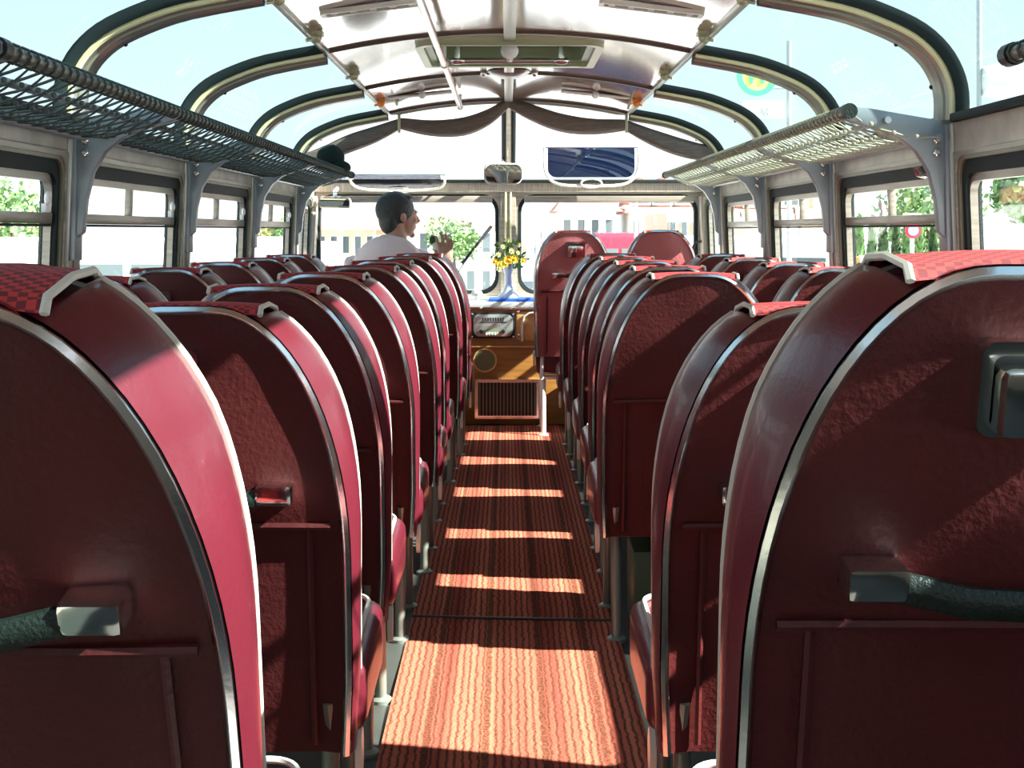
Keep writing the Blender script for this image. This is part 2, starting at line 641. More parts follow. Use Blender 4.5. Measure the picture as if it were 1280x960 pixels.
def side_window(s, y0, y1, door=False, curtain_rail=True):
    e = win_root()
    def mp(n_):
        return lambda y, z: (CX + s * (wx(z) - n_), y, z)
    a0, a1 = y0 + 0.055, y1 - 0.055
    o = rrect(a0, SILL, a1, HEAD, 0.004)
    i1 = rrect(a0 + 0.012, SILL + .012, a1 - 0.012, HEAD - .012, 0.055)
    MB().ring(o, i1, mp(0.035), mp(0.0)).build('window_frame', 'trim_metal', e, bevel=0.0)
    o2 = i1
    i2 = rrect(a0 + 0.024, SILL + .024, a1 - 0.024, HEAD - .022, 0.05)
    MB().ring(o2, i2, mp(0.030), mp(-0.01)).build('frame_bead', 'hoop_olive', e)
    i3 = rrect(a0 + 0.046, SILL + .046, a1 - 0.046, HEAD - .058, 0.045)
    MB().ring(i2, i3, mp(0.022), mp(-0.02)).build('rubber_seal', 'rubber', e)
    i4 = rrect(a0 + 0.050, SILL + .056, a1 - 0.050, HEAD - .078, 0.035)
    MB().ring(i3, i4, mp(0.012), mp(-0.008)).build('inner_frame', 'trim_metal', e)
    g0, g1, gz0, gz1 = a0 + 0.05, a1 - 0.05, SILL + .05, HEAD - .07
    b = MB().prism([(g0, gz0), (g1, gz0), (g1, gz1), (g0, gz1)], mp(-0.012), mp(-0.016))
    b.build('window_pane', 'glass_side', e, smooth=0)
    if not door:
        b = MB().prism([(g0, 1.098), (g1, 1.098), (g1, 1.126), (g0, 1.126)], mp(0.016), mp(-0.01))
        b.build('mid_rail', 'trim_metal', e, bevel=0.004)
        b = MB().prism([(g0, 1.090), (g1, 1.090), (g1, 1.097), (g0, 1.097)], mp(0.012), mp(-0.01))
        b.build('rail_seal', 'rubber', e)
        ym = (a0 + a1) / 2
        b = MB().prism([(ym - 0.010, 1.12), (ym + 0.010, 1.12), (ym + 0.010, gz1), (ym - 0.010, gz1)], mp(0.012), mp(-0.01))
        b.build('divider', 'trim_metal', e, bevel=0.003)
        # latch of the sliding pane
        yl = ym + 0.05 if s > 0 else a1 - 0.10
        z = 1.126
        lt = MB()
        q = mp(0.014)
        lt.box(tuple(Vector(q(yl, z)) - Vector((0.006, 0.012, 0))), tuple(Vector(q(yl, z)) + Vector((0.006, 0.012, 0.022))))
        lt.ball(Vector(q(yl, z + 0.036)) + Vector((-s * 0.006, 0, 0)), 0.014, (0.6, 1, 1.2))
        lt.build('latch', 'white_paint', e)
    return e

side_window(-1, 0.2, 1.0)
for s in (-1, 1):
    for k in range(len(PY) - 1):
        side_window(s, PY[k], PY[k + 1], door=(s > 0 and k == 1))
    side_window(s, PY[-1], YF - 0.05, door=True)

# skylights in the curve of the roof
for s in (-1, 1):
    for k in range(-1, len(PY) - 1):
        ya = PY[k] if k >= 0 else Y0
        yb = PY[k + 1]
        e = win_root()
        rows = [[(CX + s * x, yy, z) for x, z in SKYP] for yy in (ya, yb)]
        rows2 = [[(CX + s * (x + 0.004), yy, z + 0.003) for x, z in SKYP] for yy in (ya, yb)]
        b = MB().grid(rows)
        b.build('skylight_pane', 'glass_sky', e, smooth=80)
        # bottom seal with rounded corners
        b = MB()
        a0, a1 = ya + 0.06, yb - 0.06
        b.box((CX + s * 1.165 - 0.02, a0, 1.362), (CX + s * 1.165 + 0.02, a1, 1.386))
        b.build('rubber_seal', 'rubber', e, bevel=0.006)
# hoops
for y in PY[1:]:
    for s in (-1, 1):
        tn[0] += 1
        path = [(CX + s * x, z, y) for x, z in SKYP]
        sg = 1 if s > 0 else -1
        sec = [(-0.048, 0.0), (-0.048, 0.030), (-0.030, 0.044), (-0.012, 0.034), (0.008, 0.052), (0.030, 0.056), (0.048, 0.040), (0.052, 0.0)]
        sec = [(u, v * sg) for u, v in sec]
        root = struct(MB().grid(sweep(path, sec)).build('trim_%d' % tn[0], 'hoop_metal', smooth=30))
        for nm, m_, sc_ in (
            ('rubber_seal', 'rubber', [(-0.068, -0.006), (-0.068, 0.016), (-0.060, 0.028), (-0.052, 0.026), (-0.050, -0.006)]),
            ('cream_bead', 'cream_strip', [(-0.052, 0.026), (-0.052, 0.036), (-0.045, 0.040), (-0.041, 0.034), (-0.043, 0.026)]),
            ('olive_bead', 'hoop_olive', [(-0.030, 0.036), (-0.027, 0.050), (-0.015, 0.048), (-0.012, 0.034)]),
            ('far_seal', 'rubber', [(0.050, -0.006), (0.050, 0.022), (0.062, 0.024), (0.070, 0.016), (0.072, -0.006)])):
            MB().grid(sweep(path, [(u, v * sg) for u, v in sc_])).build(nm, m_, root)
        for i in (6, 12):
            x, z, yy = path[i]
            MB().ball((x - s * 0.045, y + 0.03, z - 0.035), 0.007).build('screw', 'black', root)

# front end: header, windscreen, upper windscreen
def fr(y):
    return lambda x, z: (x, y, z)
WB, WT = 0.685, 1.31
e = win_root(); e.name = 'window_%d' % wn[0]
for a0, a1 in ((-1.155, -0.034), (0.056, 1.165)):
    o = rrect(a0 - 0.0, WB - .0, a1 + 0.0, WT, 0.002)
    i1 = rrect(a0 + 0.012, WB + .012, a1 - .012, WT - .012, 0.10)
    MB().ring(o, i1, fr(7.79), fr(7.84)).build('window_frame', 'trim_metal', e)
    i2 = rrect(a0 + 0.034, WB + .034, a1 - .034, WT - .030, 0.09)
    MB().ring(i1, i2, fr(7.80), fr(7.85)).build('rubber_seal', 'rubber', e)
    b = MB().prism([(a0 + .02, WB + .02), (a1 - .02, WB + .02), (a1 - .02, WT - .02), (a0 + .02, WT - .02)], fr(7.825), fr(7.830))
    b.build('window_pane', 'glass_front', e, smooth=0)
    b = MB().box((a0 + 0.05, 7.70, 1.245), (a1 - 0.05, 7.712, 1.285)); b.build('sun_strip', 'trim_metal', e, bevel=0.004)
b = MB().box((-0.036, 7.77, WB), (0.058, 7.84, WT)); b.build('mullion', 'trim_metal', e, bevel=0.008)
for x in (-0.005, 0.025):
    MB().tube([(x, 7.765, WB), (x, 7.765, WT)], 0.006).build('mullion_bead', 'cream_strip', e)
b = MB()
b.box((-1.25, 7.80, -0.3), (1.26, 7.88, WB)); b.box((-1.25, 7.76, WT), (1.26, 7.86, 1.375))
b.box((-1.25, 7.78, WB), (-1.155, 7.88, WT)); b.box((1.165, 7.78, WB), (1.27, 7.88, WT))
struct(b.build('wall_front', 'trim_wood_metal', bevel=0.008))
b = MB().box((-1.17, 7.74, 1.365), (1.18, 7.80, 1.385)); trim(b, 'rubber', bevel=0.005)
# upper windscreen: leans back to the roof end
e = win_root()
full = [(CX - x, z) for x, z in SKYP] + [(CX + q, ceil_z(q)) for q in [-0.6 + 1.2 * i / 16 for i in range(17)]] + [(CX + x, z) for x, z in reversed(SKYP)]
rows = [[(x, 7.80 if t == 0 else 7.80 - 0.60 * (t ** 1.2), 1.38 + (z - 1.38) * t) for x, z in full] for t in (0, .25, .5, .75, 1)]
MB().grid(rows).build('window_pane', 'glass_front', e, smooth=80)
b = MB().tube([(0.012, 7.80 - 0.60 * t ** 1.2, 1.37 + (1.80 - 1.37) * t) for t in (0, .25, .5, .75, 1)], 0.020, 10); b.build('mullion', 'trim_metal', e)
for dx in (-0.028, 0.030):
    MB().tube([(0.012 + dx, 7.805 - 0.60 * t ** 1.2, 1.37 + (1.79 - 1.37) * t) for t in (0, .25, .5, .75, 1)], 0.013, 6).build('rubber_seal', 'rubber', e)
# roof end hoop
path = [(x, z, 7.2) for x, z in full]
trim(MB().grid(sweep(path, [(-0.03, 0.0), (-0.03, -0.02), (0.02, -0.02), (0.02, 0.0)])), 'hoop_metal')

# ------------------------------------------------------------------ luggage racks
RX, RZ = 0.885, 1.392          # front rail
def luggage_rack(s, y0, y1, brs, label, netm, group=None, endcap=True):
    e = tag(empty('luggage_rack', (CX + s * 1.15, (y0 + y1) / 2, 1.36)), label, 'luggage rack', group)
    org = e.location.copy()
    def T(b_):
        return b_.xf(lambda q: q - org)
    X = lambda x: CX + s * x
    T(MB().tube([(X(RX), y0, RZ), (X(RX), y1, RZ)], 0.014, 12)).build('front_rail', 'seat_metal', e)
    T(MB().tube([(X(0.99), y0, RZ - 0.022), (X(0.99), y1, RZ - 0.022)], 0.009, 10)).build('middle_rail', 'bracket', e)
    T(MB().tube([(X(1.125), y0, 1.325), (X(1.125), y1, 1.325)], 0.009, 10)).build('back_rail', 'bracket', e)
    if endcap:
        for yy in (y0, y1):
            T(MB().tube([(X(RX), yy - 0.016, RZ), (X(RX), yy + 0.016, RZ)], 0.021, 14)).build('end_cap', 'black_plastic', e)
    # net: two sets of diagonal cords with knots, laced around the front rail
    b = MB()
    sp = 0.088
    n = int((y1 - y0) / sp)
    def surf(t, y):
        x = RX + (1.125 - RX) * t
        z = RZ + (1.325 - RZ) * t - 0.022 * math.sin(PI * t)
        return Vector((X(x), y, z))
    for i in range(-2, n + 1):
        for d in (1, -1):
            pts = []
            for k in range(7):
                t = k / 6
                yy = y0 + i * sp + (t if d > 0 else 1 - t) * sp * 2
                if y0 <= yy <= y1:
                    pts.append(surf(t, yy))
            if len(pts) > 1:
                b.tube(pts, 0.0030, 4, cap=False)
    for i in range(n):
        for t in (0.25, 0.5, 0.75):
            for h_ in (0, 0.5):
                q = surf(t, y0 + (i + h_ + (0 if t == 0.5 else 0.0)) * sp)
                if q.y < y1:
                    b.ball(q, 0.0062, (1, 1, 1), 6, 4)
    for i in range(2 * n + 2):
        yy = y0 + (i + 0.3) * sp / 2
        if yy > y1:
            break
        ring = [(X(RX) + 0.0175 * math.cos(a), yy + 0.006 * math.sin(a * 0.5), RZ + 0.0175 * math.sin(a)) for a in [2 * PI * k / 8 for k in range(8)]]
        b.tube(ring, 0.0028, 4, closed=True)
    T(b).build('net', netm, e)
    # shaped brackets on the pillars
    out = [(1.170, 1.00), (1.156, 1.00), (1.150, 1.06), (1.134, 1.075), (1.126, 1.16), (1.108, 1.235), (1.075, 1.29), (1.03, 1.325), (0.96, 1.352), (0.888, 1.372),
           (0.872, 1.384), (0.872, 1.402), (0.888, 1.412), (0.96, 1.402), (1.04, 1.388), (1.11, 1.376), (1.165, 1.372)]
    for y in brs:
        br = T(MB().prism(out, lambda x, z: (X(x), y - 0.020, z), lambda x, z: (X(x), y + 0.012, z))).build('bracket', 'bracket', e, bevel=0.003)
        fl = [(1.170, 1.00), (1.150, 1.00), (1.146, 1.36), (1.165, 1.36)]
        T(MB().prism(fl, lambda x, z: (X(x), y - 0.032, z), lambda x, z: (X(x), y + 0.030, z))).build('flange', 'bracket', br, bevel=0.003)
        for zz in (1.318, 1.285):
            T(MB().lathe([(0.0, -0.012), (0.008, -0.010), (0.012, -0.004), (0.012, 0.004)], (X(1.125), y - 0.022, zz), 12, 'Y')).build('bolt', 'chrome', br)
    return e

luggage_rack(-1, 2.23, 7.30, PY[1:], 'long net luggage rack with dark cord above the left side windows', 'net')
luggage_rack(1, 3.40, 7.30, PY[2:], 'long net luggage rack with cord coloured pale as if sunlit above the right side windows', 'net_sunlit')
luggage_rack(1, 1.2, 2.30, [2.20], 'end of the near right luggage rack poking in at the top right corner', 'net')
luggage_rack(-1, 0.9, 2.19, [], 'near end of the luggage rack on the left, beside the camera', 'net', endcap=False)

# grab rail along the ceiling
e = tag(empty('grab_rail', (-0.235, 4.8, 1.72)), 'long silver grab rail slung under the left half of the glossy ceiling', 'handrail')
MB().tube([(0, -1.9, -0.012), (0, 1.85, -0.012)], 0.0125, 12).build('rail', 'chrome_trim', e)
for yy in (-1.5, 0.1, 1.8):
    b = MB().tube([(0, yy, -0.012), (0.0, yy, 0.055)], 0.008, 8); b.ball((0, yy, -0.012), 0.017); b.build('bracket', 'cream_metal', e)

# roof hatch
hz = ceil_z(0.335)
e = tag(empty('roof_hatch', (CX, 5.165, 1.76)), 'roof hatch with olive frame and a cross bar of knobs, open above the aisle', 'roof hatch')
o = rrect(-0.355, -0.335, 0.355, 0.335, 0.05); i1 = rrect(-0.325, -0.305, 0.325, 0.305, 0.04)
MB().ring(o, i1, lambda x, y: (x, y, ceil_z(x) - 1.775), lambda x, y: (x, y, ceil_z(x) - 1.745)).build('frame', 'hatch_frame', e)
i2 = rrect(-0.300, -0.28, 0.300, 0.28, 0.04)
MB().ring(i1, i2, lambda x, y: (x, y, ceil_z(x) - 1.755), lambda x, y: (x, y, ceil_z(x) - 1.615)).build('well', 'hatch_inner', e)
MB().prism(i1, lambda x, y: (x, y, ceil_z(x) - 1.615), lambda x, y: (x, y, ceil_z(x) - 1.60)).build('lid', 'hatch_inner', e)
for yy in (-0.15, 0.05):
    MB().box((-0.3, yy, ceil_z(0.2) - 1.640), (0.3, yy + 0.03, ceil_z(0.2) - 1.625)).build('rib', 'hoop_metal', e)
zb = -0.025
MB().tube([(-0.235, -0.16, zb), (0.235, -0.16, zb)], 0.011, 10).build('cross_bar', 'hoop_metal', e)
for x in (-0.2, 0.2):
    b = MB().tube([(x, -0.16, zb), (x * 0.99, -0.17, zb + 0.075)], [0.016, 0.010], 10); b.ball((x * .99, -0.17, zb + 0.08), 0.017, (1.2, 1, .8)); b.ball((x, -0.16, zb), 0.024, (1.4, .8, .6))
    b.build('catch', 'chrome_trim', e)
b = MB().ball((0, -0.185, zb + 0.035), 0.033, (1.05, 0.8, 1)); b.tube([(0, -0.16, zb), (0, -0.18, zb + 0.03)], 0.015)
b.build('knob', 'white_paint', e)
# ceiling fittings
def vent(x, y, label, sgn):
    e = tag(empty('ceiling_vent', (CX + x, y, ceil_z(x) - 0.006)), label, 'ceiling vent', 'louvred vents in the ceiling')
    e.rotation_euler = (0, sgn * 0.12, 0)
    MB().ring(rrect(-0.16, -0.035, 0.16, 0.035, 0.012), rrect(-0.145, -0.024, 0.145, 0.024, 0.008), lambda a, b_: (a, b_, -0.014), lambda a, b_: (a, b_, 0.0)).build('frame', 'cream_metal', e)
    MB().box((-0.147, -0.027, -0.006), (0.147, 0.027, -0.002)).build('louvre_panel', 'black', e)
    for k in range(5):
        xx = -0.12 + k * 0.06
        MB().box((xx - 0.010, -0.026, -0.012), (xx + 0.010, 0.026, -0.006)).build('slat', 'grey_paint', e)
    return e
vent(-0.42, 3.95, 'slatted ceiling vent at the top edge left of the grab rail', -1)
vent(0.43, 3.95, 'slatted ceiling vent at the top edge on the right of the roof', 1)
def lamp(x, y, label, sgn):
    e = tag(empty('ceiling_lamp', (CX + x, y, ceil_z(x) - 0.004)), label, 'ceiling lamp', 'long lamps at the front of the ceiling')
    e.rotation_euler = (0, sgn * 0.10, 0)
    MB().box((-0.17, -0.03, -0.016), (0.17, 0.03, 0)).build('housing', 'black', e, bevel=0.008)
    MB().tube([(-0.17, -0.036, -0.012), (0.17, -0.036, -0.012)], 0.006).build('trim_bar', 'cream_metal', e)
    MB().ball((0.0, -0.042, -0.016), 0.019).build('knob', 'white_paint', e)
lamp(-0.43, 6.45, 'dark long ceiling lamp with white knob beside the front end of the grab rail', -1)
lamp(0.43, 6.45, 'dark long ceiling lamp with white knob above the blue sun visor', 1)
e = tag(empty('dome_light', (CX, 5.85, ceil_z(0) - 0.004)), 'flat round chrome dome light just in front of the roof hatch', 'ceiling lamp')
MB().lathe([(0.0, -0.03), (0.05, -0.028), (0.085, -0.012), (0.10, 0.0)], (0, 0, 0), 24).build('cover', 'hoop_metal', e)
for x in (-0.115, 0.115):
    MB().ball((x, 0, -0.008), 0.016).build('screw_cap', 'chrome', e)
hk = None
for k, y in enumerate((3.55, 4.25, 5.3, 6.45)):
    for s in (-1, 1):
        b = MB().box((-0.022, -0.02, -0.012), (0.022, 0.02, 0.004)); b.ball((0, -0.01, -0.020), 0.016, (1.2, 1, 1)); b.tube([(0.0, -0.01, -0.02), (s * 0.03, -0.03, -0.03)], 0.006)
        o = b.build('curtain_hook', 'hatch_frame' if k < 3 else 'orange', None)
        o.location = (CX + s * 0.635, y, ceil_z(0.635) - 0.004)
        tag(o, 'small hook on the %s edge of the ceiling, %s from the camera' % ('left' if s < 0 else 'right', ['first', 'second', 'third', 'fourth, reddish,'][k]), 'hook', 'hooks along the ceiling edges')

# rolled blinds over the upper windscreen
def swag(pts, label, d):
    pp = [P(x, y, d) for x, y in pts]
    pp = [Vector(q) for q in smooth_path([tuple(q) for q in pp], 5)]
    n = len(pp)
    rows = []
    random.seed(len(pts))
    for i, q in enumerate(pp):
        t = i / (n - 1)
        hgt = 0.030 + 0.020 * math.sin(PI * t)
        th = 0.026 + 0.010 * math.sin(PI * t)
        r = []
        for k in range(17):
            a = 2 * PI * k / 16
            rr = 1 + 0.10 * math.sin(5 * a + 2.5 * t)
            r.append(q + Vector((0, th * math.cos(a) * rr, hgt * math.sin(a) * rr)))
        rows.append(r)
    o = MB().grid(rows).build('roller_blind', 'curtain', None, smooth=80)
    tag(o, label, 'blind', 'gathered brown blinds over the upper windscreen')
swag([(636, 128), (612, 146), (580, 158), (540, 160), (500, 154)], 'gathered brown blind over the upper windscreen, just left of the central mullion', 7.12)
swag([(498, 156), (470, 168), (435, 180), (405, 192), (372, 202)], 'gathered brown blind over the upper windscreen, at its far left end', 7.12)
swag([(636, 128), (662, 140), (700, 153), (740, 158), (782, 156)], 'gathered brown blind over the upper windscreen, just right of the central mullion', 7.12)
swag([(784, 158), (815, 172), (850, 184), (885, 192), (905, 196)], 'gathered brown blind over the upper windscreen, at its far right end', 7.12)
for x in (499, 783):
    q = P(x, 150, 7.1)
    o = MB().box((-0.008, -0.01, -0.07), (0.008, 0.01, 0.03)).build('blind_strap', 'hatch_frame', None, bevel=0.003)
    o.location = q
    tag(o, 'short strap holding up the brown blinds on the %s' % ('left' if x < 600 else 'right'), 'strap')

# ------------------------------------------------------------------ coach seats
SW, SB, SH = 0.235, 0.28, 0.69           # half width, bottom of the back, height of the back
TILT = math.tan(math.radians(7.5))
def outline(w_=SW, h=SH, a=0.200, b_=0.39, n=18, e_=2.05, z0=SB):
    """from bottom left up and over to bottom right: (x, z)"""
    pts = [(-w_ + 0.006, z0), (-w_, z0 + 0.12), (-w_, z0 + (h - b_) * 0.6)]
    for k in range(n + 1):
        t = PI / 2 * k / n
        x = -w_ + a - a * abs(math.cos(t)) ** (2 / e_)
        z = z0 + h - b_ + b_ * abs(math.sin(t)) ** (2 / e_)
        pts.append((x, z))
    return pts + [(-x, z) for x, z in reversed(pts)]
def shear(q):
    return Vector((q[0], q[1] - TILT * (q[2] - SB), q[2]))

def bolster_depth(z):
    t = max(0, min(1, (z - SB) / SH))
    return 0.045 + 0.075 * min(1, t / 0.75) ** 1.3

def make_seat(name, label, group, w_=SW, guide=False, ash=0.0, z0=SB, h=SH):
    root = tag(empty(name), label, 'seat', group)
    OUT = outline(w_, h, z0=z0) if not guide else outline(w_, h, a=0.15, b_=0.26, z0=z0)
    OUT2 = outline(w_, h, a=0.190, b_=0.345, e_=2.15, z0=z0) if not guide else OUT
    cz = z0 + h * 0.5
    # back shell, seen from behind
    def inset(pts, d):
        out = []
        n = len(pts)
        for i, (x, z) in enumerate(pts):
            x0, zz0 = pts[max(i - 1, 0)]; x1, zz1 = pts[min(i + 1, n - 1)]
            tx, tz = x1 - x0, zz1 - zz0
            L = math.hypot(tx, tz) or 1
            out.append((x + tz / L * d, z - tx / L * d))
        return out
    IN = inset(OUT, 0.009)
    b = MB()
    # filled grid across the outline: rows of constant index from both sides
    n2 = len(IN) // 2
    rows = []
    for i in range(n2):
        (xl, zl), (xr, zr) = IN[i], IN[-1 - i]
        r = []
        for k in range(13):
            t = k / 12
            x = xl + (xr - xl) * t
            up = max(0, min(1, (zl - z0) / h))
            dome = -0.014 * math.sin(PI * t) * (0.4 + 0.6 * math.sin(PI * min(1, up * 1.02)))
            lump = 0.003 * noise.noise(Vector((x * 9, zl * 9, ash * 10)))
            step = 0.0 if zl > z0 + h * 0.52 else 0.011
            r.append(Vector((x, dome + lump + step * min(1, math.sin(PI * t) * 5), zl)))
        rows.append(r)
    # denser rows
    dense = []
    for i in range(len(rows) - 1):
        kk = 4 if i < 3 else 1
        for j in range(kk):
            dense.append([rows[i][c].lerp(rows[i + 1][c], j / kk) for c in range(13)])
    dense.append(rows[-1])
    for r in dense:
        for q in r:
            pass
    b.grid(dense)
    b.xf(shear).build('back_panel', 'leather_lit' if guide else 'leather', root, smooth=50)
    # pocket step across the back, below the handle
    zs = z0 + h * 0.52
    b = MB().tube([(-w_ + 0.03, -0.004, zs), (-0.1, -0.010, zs + 0.003), (0.1, -0.010, zs + 0.002), (w_ - 0.03, -0.004, zs)], 0.006, 6)
    b.xf(shear).build('seam', 'leather', root)
    for sx_ in (-1, 1):
        MB().tube([(sx_ * (w_ - 0.062), 0.004, zs), (sx_ * (w_ - 0.060), 0.002, z0 + 0.015)], 0.005, 6).xf(shear).build('side_seam', 'leather', root)
    # chrome strip round the back
    sec = [(0.006, -0.002), (-0.008, -0.001), (-0.012, -0.007), (-0.008, -0.013), (0.004, -0.015), (0.006, -0.008)]
    path = [(x, z, 0.0) for x, z in OUT]
    sec = [(u, -v) for u, v in sec]
    sec = [(u, -v) for u, v in sec]
    b = MB().grid(sweep(path, sec)); b.xf(shear).build('chrome_strip', 'chrome_trim', root, smooth=50)
    # leather side band between the chrome strip and the front piping
    b = MB()
    rows = []
    for i, (x, z) in enumerate(OUT):
        d = bolster_depth(z) if not guide else 0.07
        fx = OUT2[i][0] * (1.0 + 0.015)
        top = max(0, (z - (z0 + h * 0.55)) / (h * 0.45))
        fz = OUT2[i][1] + 0.002 * top
        r = []
        for k in range(7):
            t = k / 6
            bul = 0.008 * math.sin(PI * t)
            dip = 0.016 * t if abs(fx) < w_ * 0.44 else 0.0
            L = math.hypot(x, z - cz) or 1
            r.append(Vector((x + (fx - x) * t + bul * x / L, d * t, z + (fz - z) * t + (bul if not dip else 0) * max(0, z - cz) / L - dip)))
        # wing across the front
        L = math.hypot(fx, fz - cz) or 1
        for t, dd in ((0.35, 0.012), (1.0, 0.010)):
            r.append(Vector((fx * (1 - 0.30 * t), d + dd + 0.010 * t, fz - 0.022 * t * top)))
        rows.append(r)
    b.grid(rows)
    b.xf(shear).build('side_band', 'leather_side', root, smooth=60)
    fr_pts = [rows[i][6] for i in range(len(rows))]
    b = MB().tube([shear(q) for q in fr_pts], 0.0036, 6); b.build('piping', 'piping', root)
    # checked cloth front with its own piping loops
    b = MB()
    cw = w_ * 0.46
    rows = []
    for k in range(11):
        t = k / 10
        x = -cw + 2 * cw * t
        r = []
        prof = [(0.165, z0 + 0.03), (0.185, z0 + h * .3), (0.20, z0 + h * .6), (0.185, z0 + h * .85), (0.165, z0 + h * 0.955), (0.135, z0 + h * 0.992), (0.08, z0 + h * 1.004), (0.02, z0 + h * 1.002), (0.008, z0 + h * 0.985)]
        for (yy, zz) in prof:
            if guide: yy *= 0.75
            r.append(Vector((x, yy - 0.012 * (1 - math.sin(PI * t)), zz - 0.004 * (abs(x) / cw) ** 2)))
        rows.append(r)
    b.grid(rows); b.xf(shear).build('cloth_front', 'fabric', root, smooth=70)
    for q in (0, -1):
        loop = [shear(v) for v in rows[q]]
        MB().tube(loop[3:], 0.0042, 6).build('piping', 'piping', root)
    # inner wings closing the front on both sides of the cloth
    b = MB()
    for sx_ in (-1, 1):
        r2 = []
        for (yy, zz) in prof[:6]:
            if guide: yy *= 0.75
            t = (zz - z0) / h
            r2.append([Vector((sx_ * w_ * 0.99 * (1 if t < .4 else 0.94 if t < .7 else 0.76 if t < .9 else .50), max(0.03, bolster_depth(zz) * (0.6 if guide else .98)), min(zz, z0 + h * .95))), Vector((sx_ * (w_ * (.8 if t < .7 else .62 if t < .9 else .5)), yy * 0.96, min(zz, z0 + h * .97) - 0.004)), Vector((sx_ * cw * 0.98, yy - 0.014, zz - 0.003))])
        b.grid(r2)
    b.xf(shear).build('front_wing', 'leather_side', root, smooth=70)
    # grab handle: two chrome ends and a moulded grip
    zh = z0 + h * 0.60
    pts = [(-0.115, -0.034, zh - 0.004), (-0.09, -0.040, zh - 0.008), (-0.05, -0.046, zh - 0.016), (0, -0.048, zh - 0.018), (0.05, -0.046, zh - 0.016), (0.09, -0.040, zh - 0.008), (0.115, -0.034, zh - 0.004)]
    if not guide:
        hd = MB().tube([shear(q) for q in pts], 0.0125, 10, flat=(1, 0.8, 1.15)).build('grab_handle', 'black_plastic', root)
    else:
        pts = [(q[0] * 0.7, q[1], zh + 0.03) for q in pts]
        hd = MB().tube([shear(q) for q in pts], 0.009, 8).build('grab_handle', 'black_plastic', root)
    for sx_ in (-1, 1):
        x1 = 0.128 if not guide else 0.085
        b = MB().box((sx_ * x1 - 0.027, -0.048, zh - 0.016 + (0.03 if guide else 0)), (sx_ * x1 + 0.027, -0.004, zh + 0.015 + (0.03 if guide else 0)))
        b.xf(shear).build('end_bracket', 'chrome', hd, bevel=0.007, label='chrome end bracket of the handle')
    # ashtray
    za = z0 + h * 0.845
    b = MB().ring(rrect(ash - 0.050, za - 0.040, ash + 0.050, za + 0.044, 0.012), rrect(ash - 0.040, za - 0.032, ash + 0.040, za + 0.032, 0.008), lambda x, z: shear((x, -0.026, z)), lambda x, z: shear((x, -0.004, z)))
    a = b.build('ashtray', 'chrome', root, bevel=0.0, label='chrome ashtray')
    b = MB().box((ash - 0.039, -0.052, za - 0.036), (ash + 0.039, -0.008, za + 0.024))
    b.xf(shear).build('ashtray_lid', 'chrome', a, bevel=0.009)
    b = MB().box((ash - 0.040, -0.020, za + 0.018), (ash + 0.040, -0.010, za + 0.032)); b.xf(shear).build('ashtray_well', 'black', a)
    # cushion
    ct, cb = (0.405, 0.295) if not guide else (0.46, 0.32)
    cl = 0.325
    cw_ = w_ + (0.015 if not guide else -0.006)
    cu = MB().box((-cw_, 0.02, cb), (cw_, cl, ct)).xf(lambda q: (q[0], q[1] + (0.012 if q[2] > (ct + cb) / 2 and q[1] > .3 else 0), q[2] + (q[1] * 0.07 if q[2] > (ct + cb) / 2 else q[1] * 0.02)))
    cush = cu.build('cushion', 'leather_side', root, bevel=0.035, segs=4)
    pr = [(x, y, ct + 0.004 + y * 0.07) for x, y in rrect(-cw_ + 0.024, 0.03, cw_ - 0.024, cl + 0.002, 0.04)]
    MB().tube(pr, 0.0045, 6, closed=True).build('piping', 'piping', cush)
    MB().prism(rrect(-w_ * 0.62, 0.05, w_ * 0.62, cl - 0.015, 0.03), lambda x, y: (x, y, ct - 0.01 + y * .07), lambda x, y: (x, y, ct + 0.012 + y * .07)).build('cloth_top', 'fabric', cush, bevel=0.0)
    # metal frame and legs
    fm = 'seat_metal' if not guide else 'white_paint'
    b = MB()
    b.tube([(-w_ + 0.03, 0.06, cb - 0.015), (w_ - 0.03, 0.06, cb - 0.015)], 0.013, 10)
    b.tube([(-w_ + 0.03, 0.32, cb - 0.008), (w_ - 0.03, 0.32, cb - 0.008)], 0.013, 10)
    for sx_ in (-1, 1):
        b.tube([(sx_ * (w_ - 0.035), 0.02, cb - 0.012), (sx_ * (w_ - 0.035), 0.34, cb - 0.006)], 0.012, 10)
        b.tube([(sx_ * (w_ - 0.035), 0.02, cb - 0.012), (sx_ * (w_ - 0.04), -0.0, z0 + 0.08)], 0.010, 8)
    b.build('frame', fm, root)
    for sx_ in (-1, 1):
        for yy, y2 in ((0.07, 0.03), (0.30, 0.33)):
            b = MB().tube([(sx_ * (w_ - 0.045), yy, cb - 0.015), (sx_ * (w_ - 0.045), y2, 0.012)], 0.014, 10)
            b.lathe([(0.026, 0.0), (0.026, 0.008), (0.016, 0.014), (0.0, 0.014)], (sx_ * (w_ - 0.045), y2, 0.0), 12)
            b.build('leg', fm, root)
    # recline lever plate at the side
    b = MB().lathe([(0.0, -0.006), (0.024, -0.006), (0.024, 0.004), (0.0, 0.004)], (0.0, 0, 0), 16, 'X')
    b.xf(lambda q: (q[0] + (-w_ - 0.004), q[1] * 0.8 + 0.04, q[2] * 1.6 + z0 - 0.012))
    b.build('hinge_cover', 'cream_metal', root)
    b = MB().lathe([(0.0, -0.006), (0.024, -0.006), (0.024, 0.004), (0.0, 0.004)], (0.0, 0, 0), 16, 'X')
    b.xf(lambda q: (q[0] + (w_ + 0.004), q[1] * 0.8 + 0.04, q[2] * 1.6 + z0 - 0.012))
    b.build('hinge_cover', 'cream_metal', root)
    return root

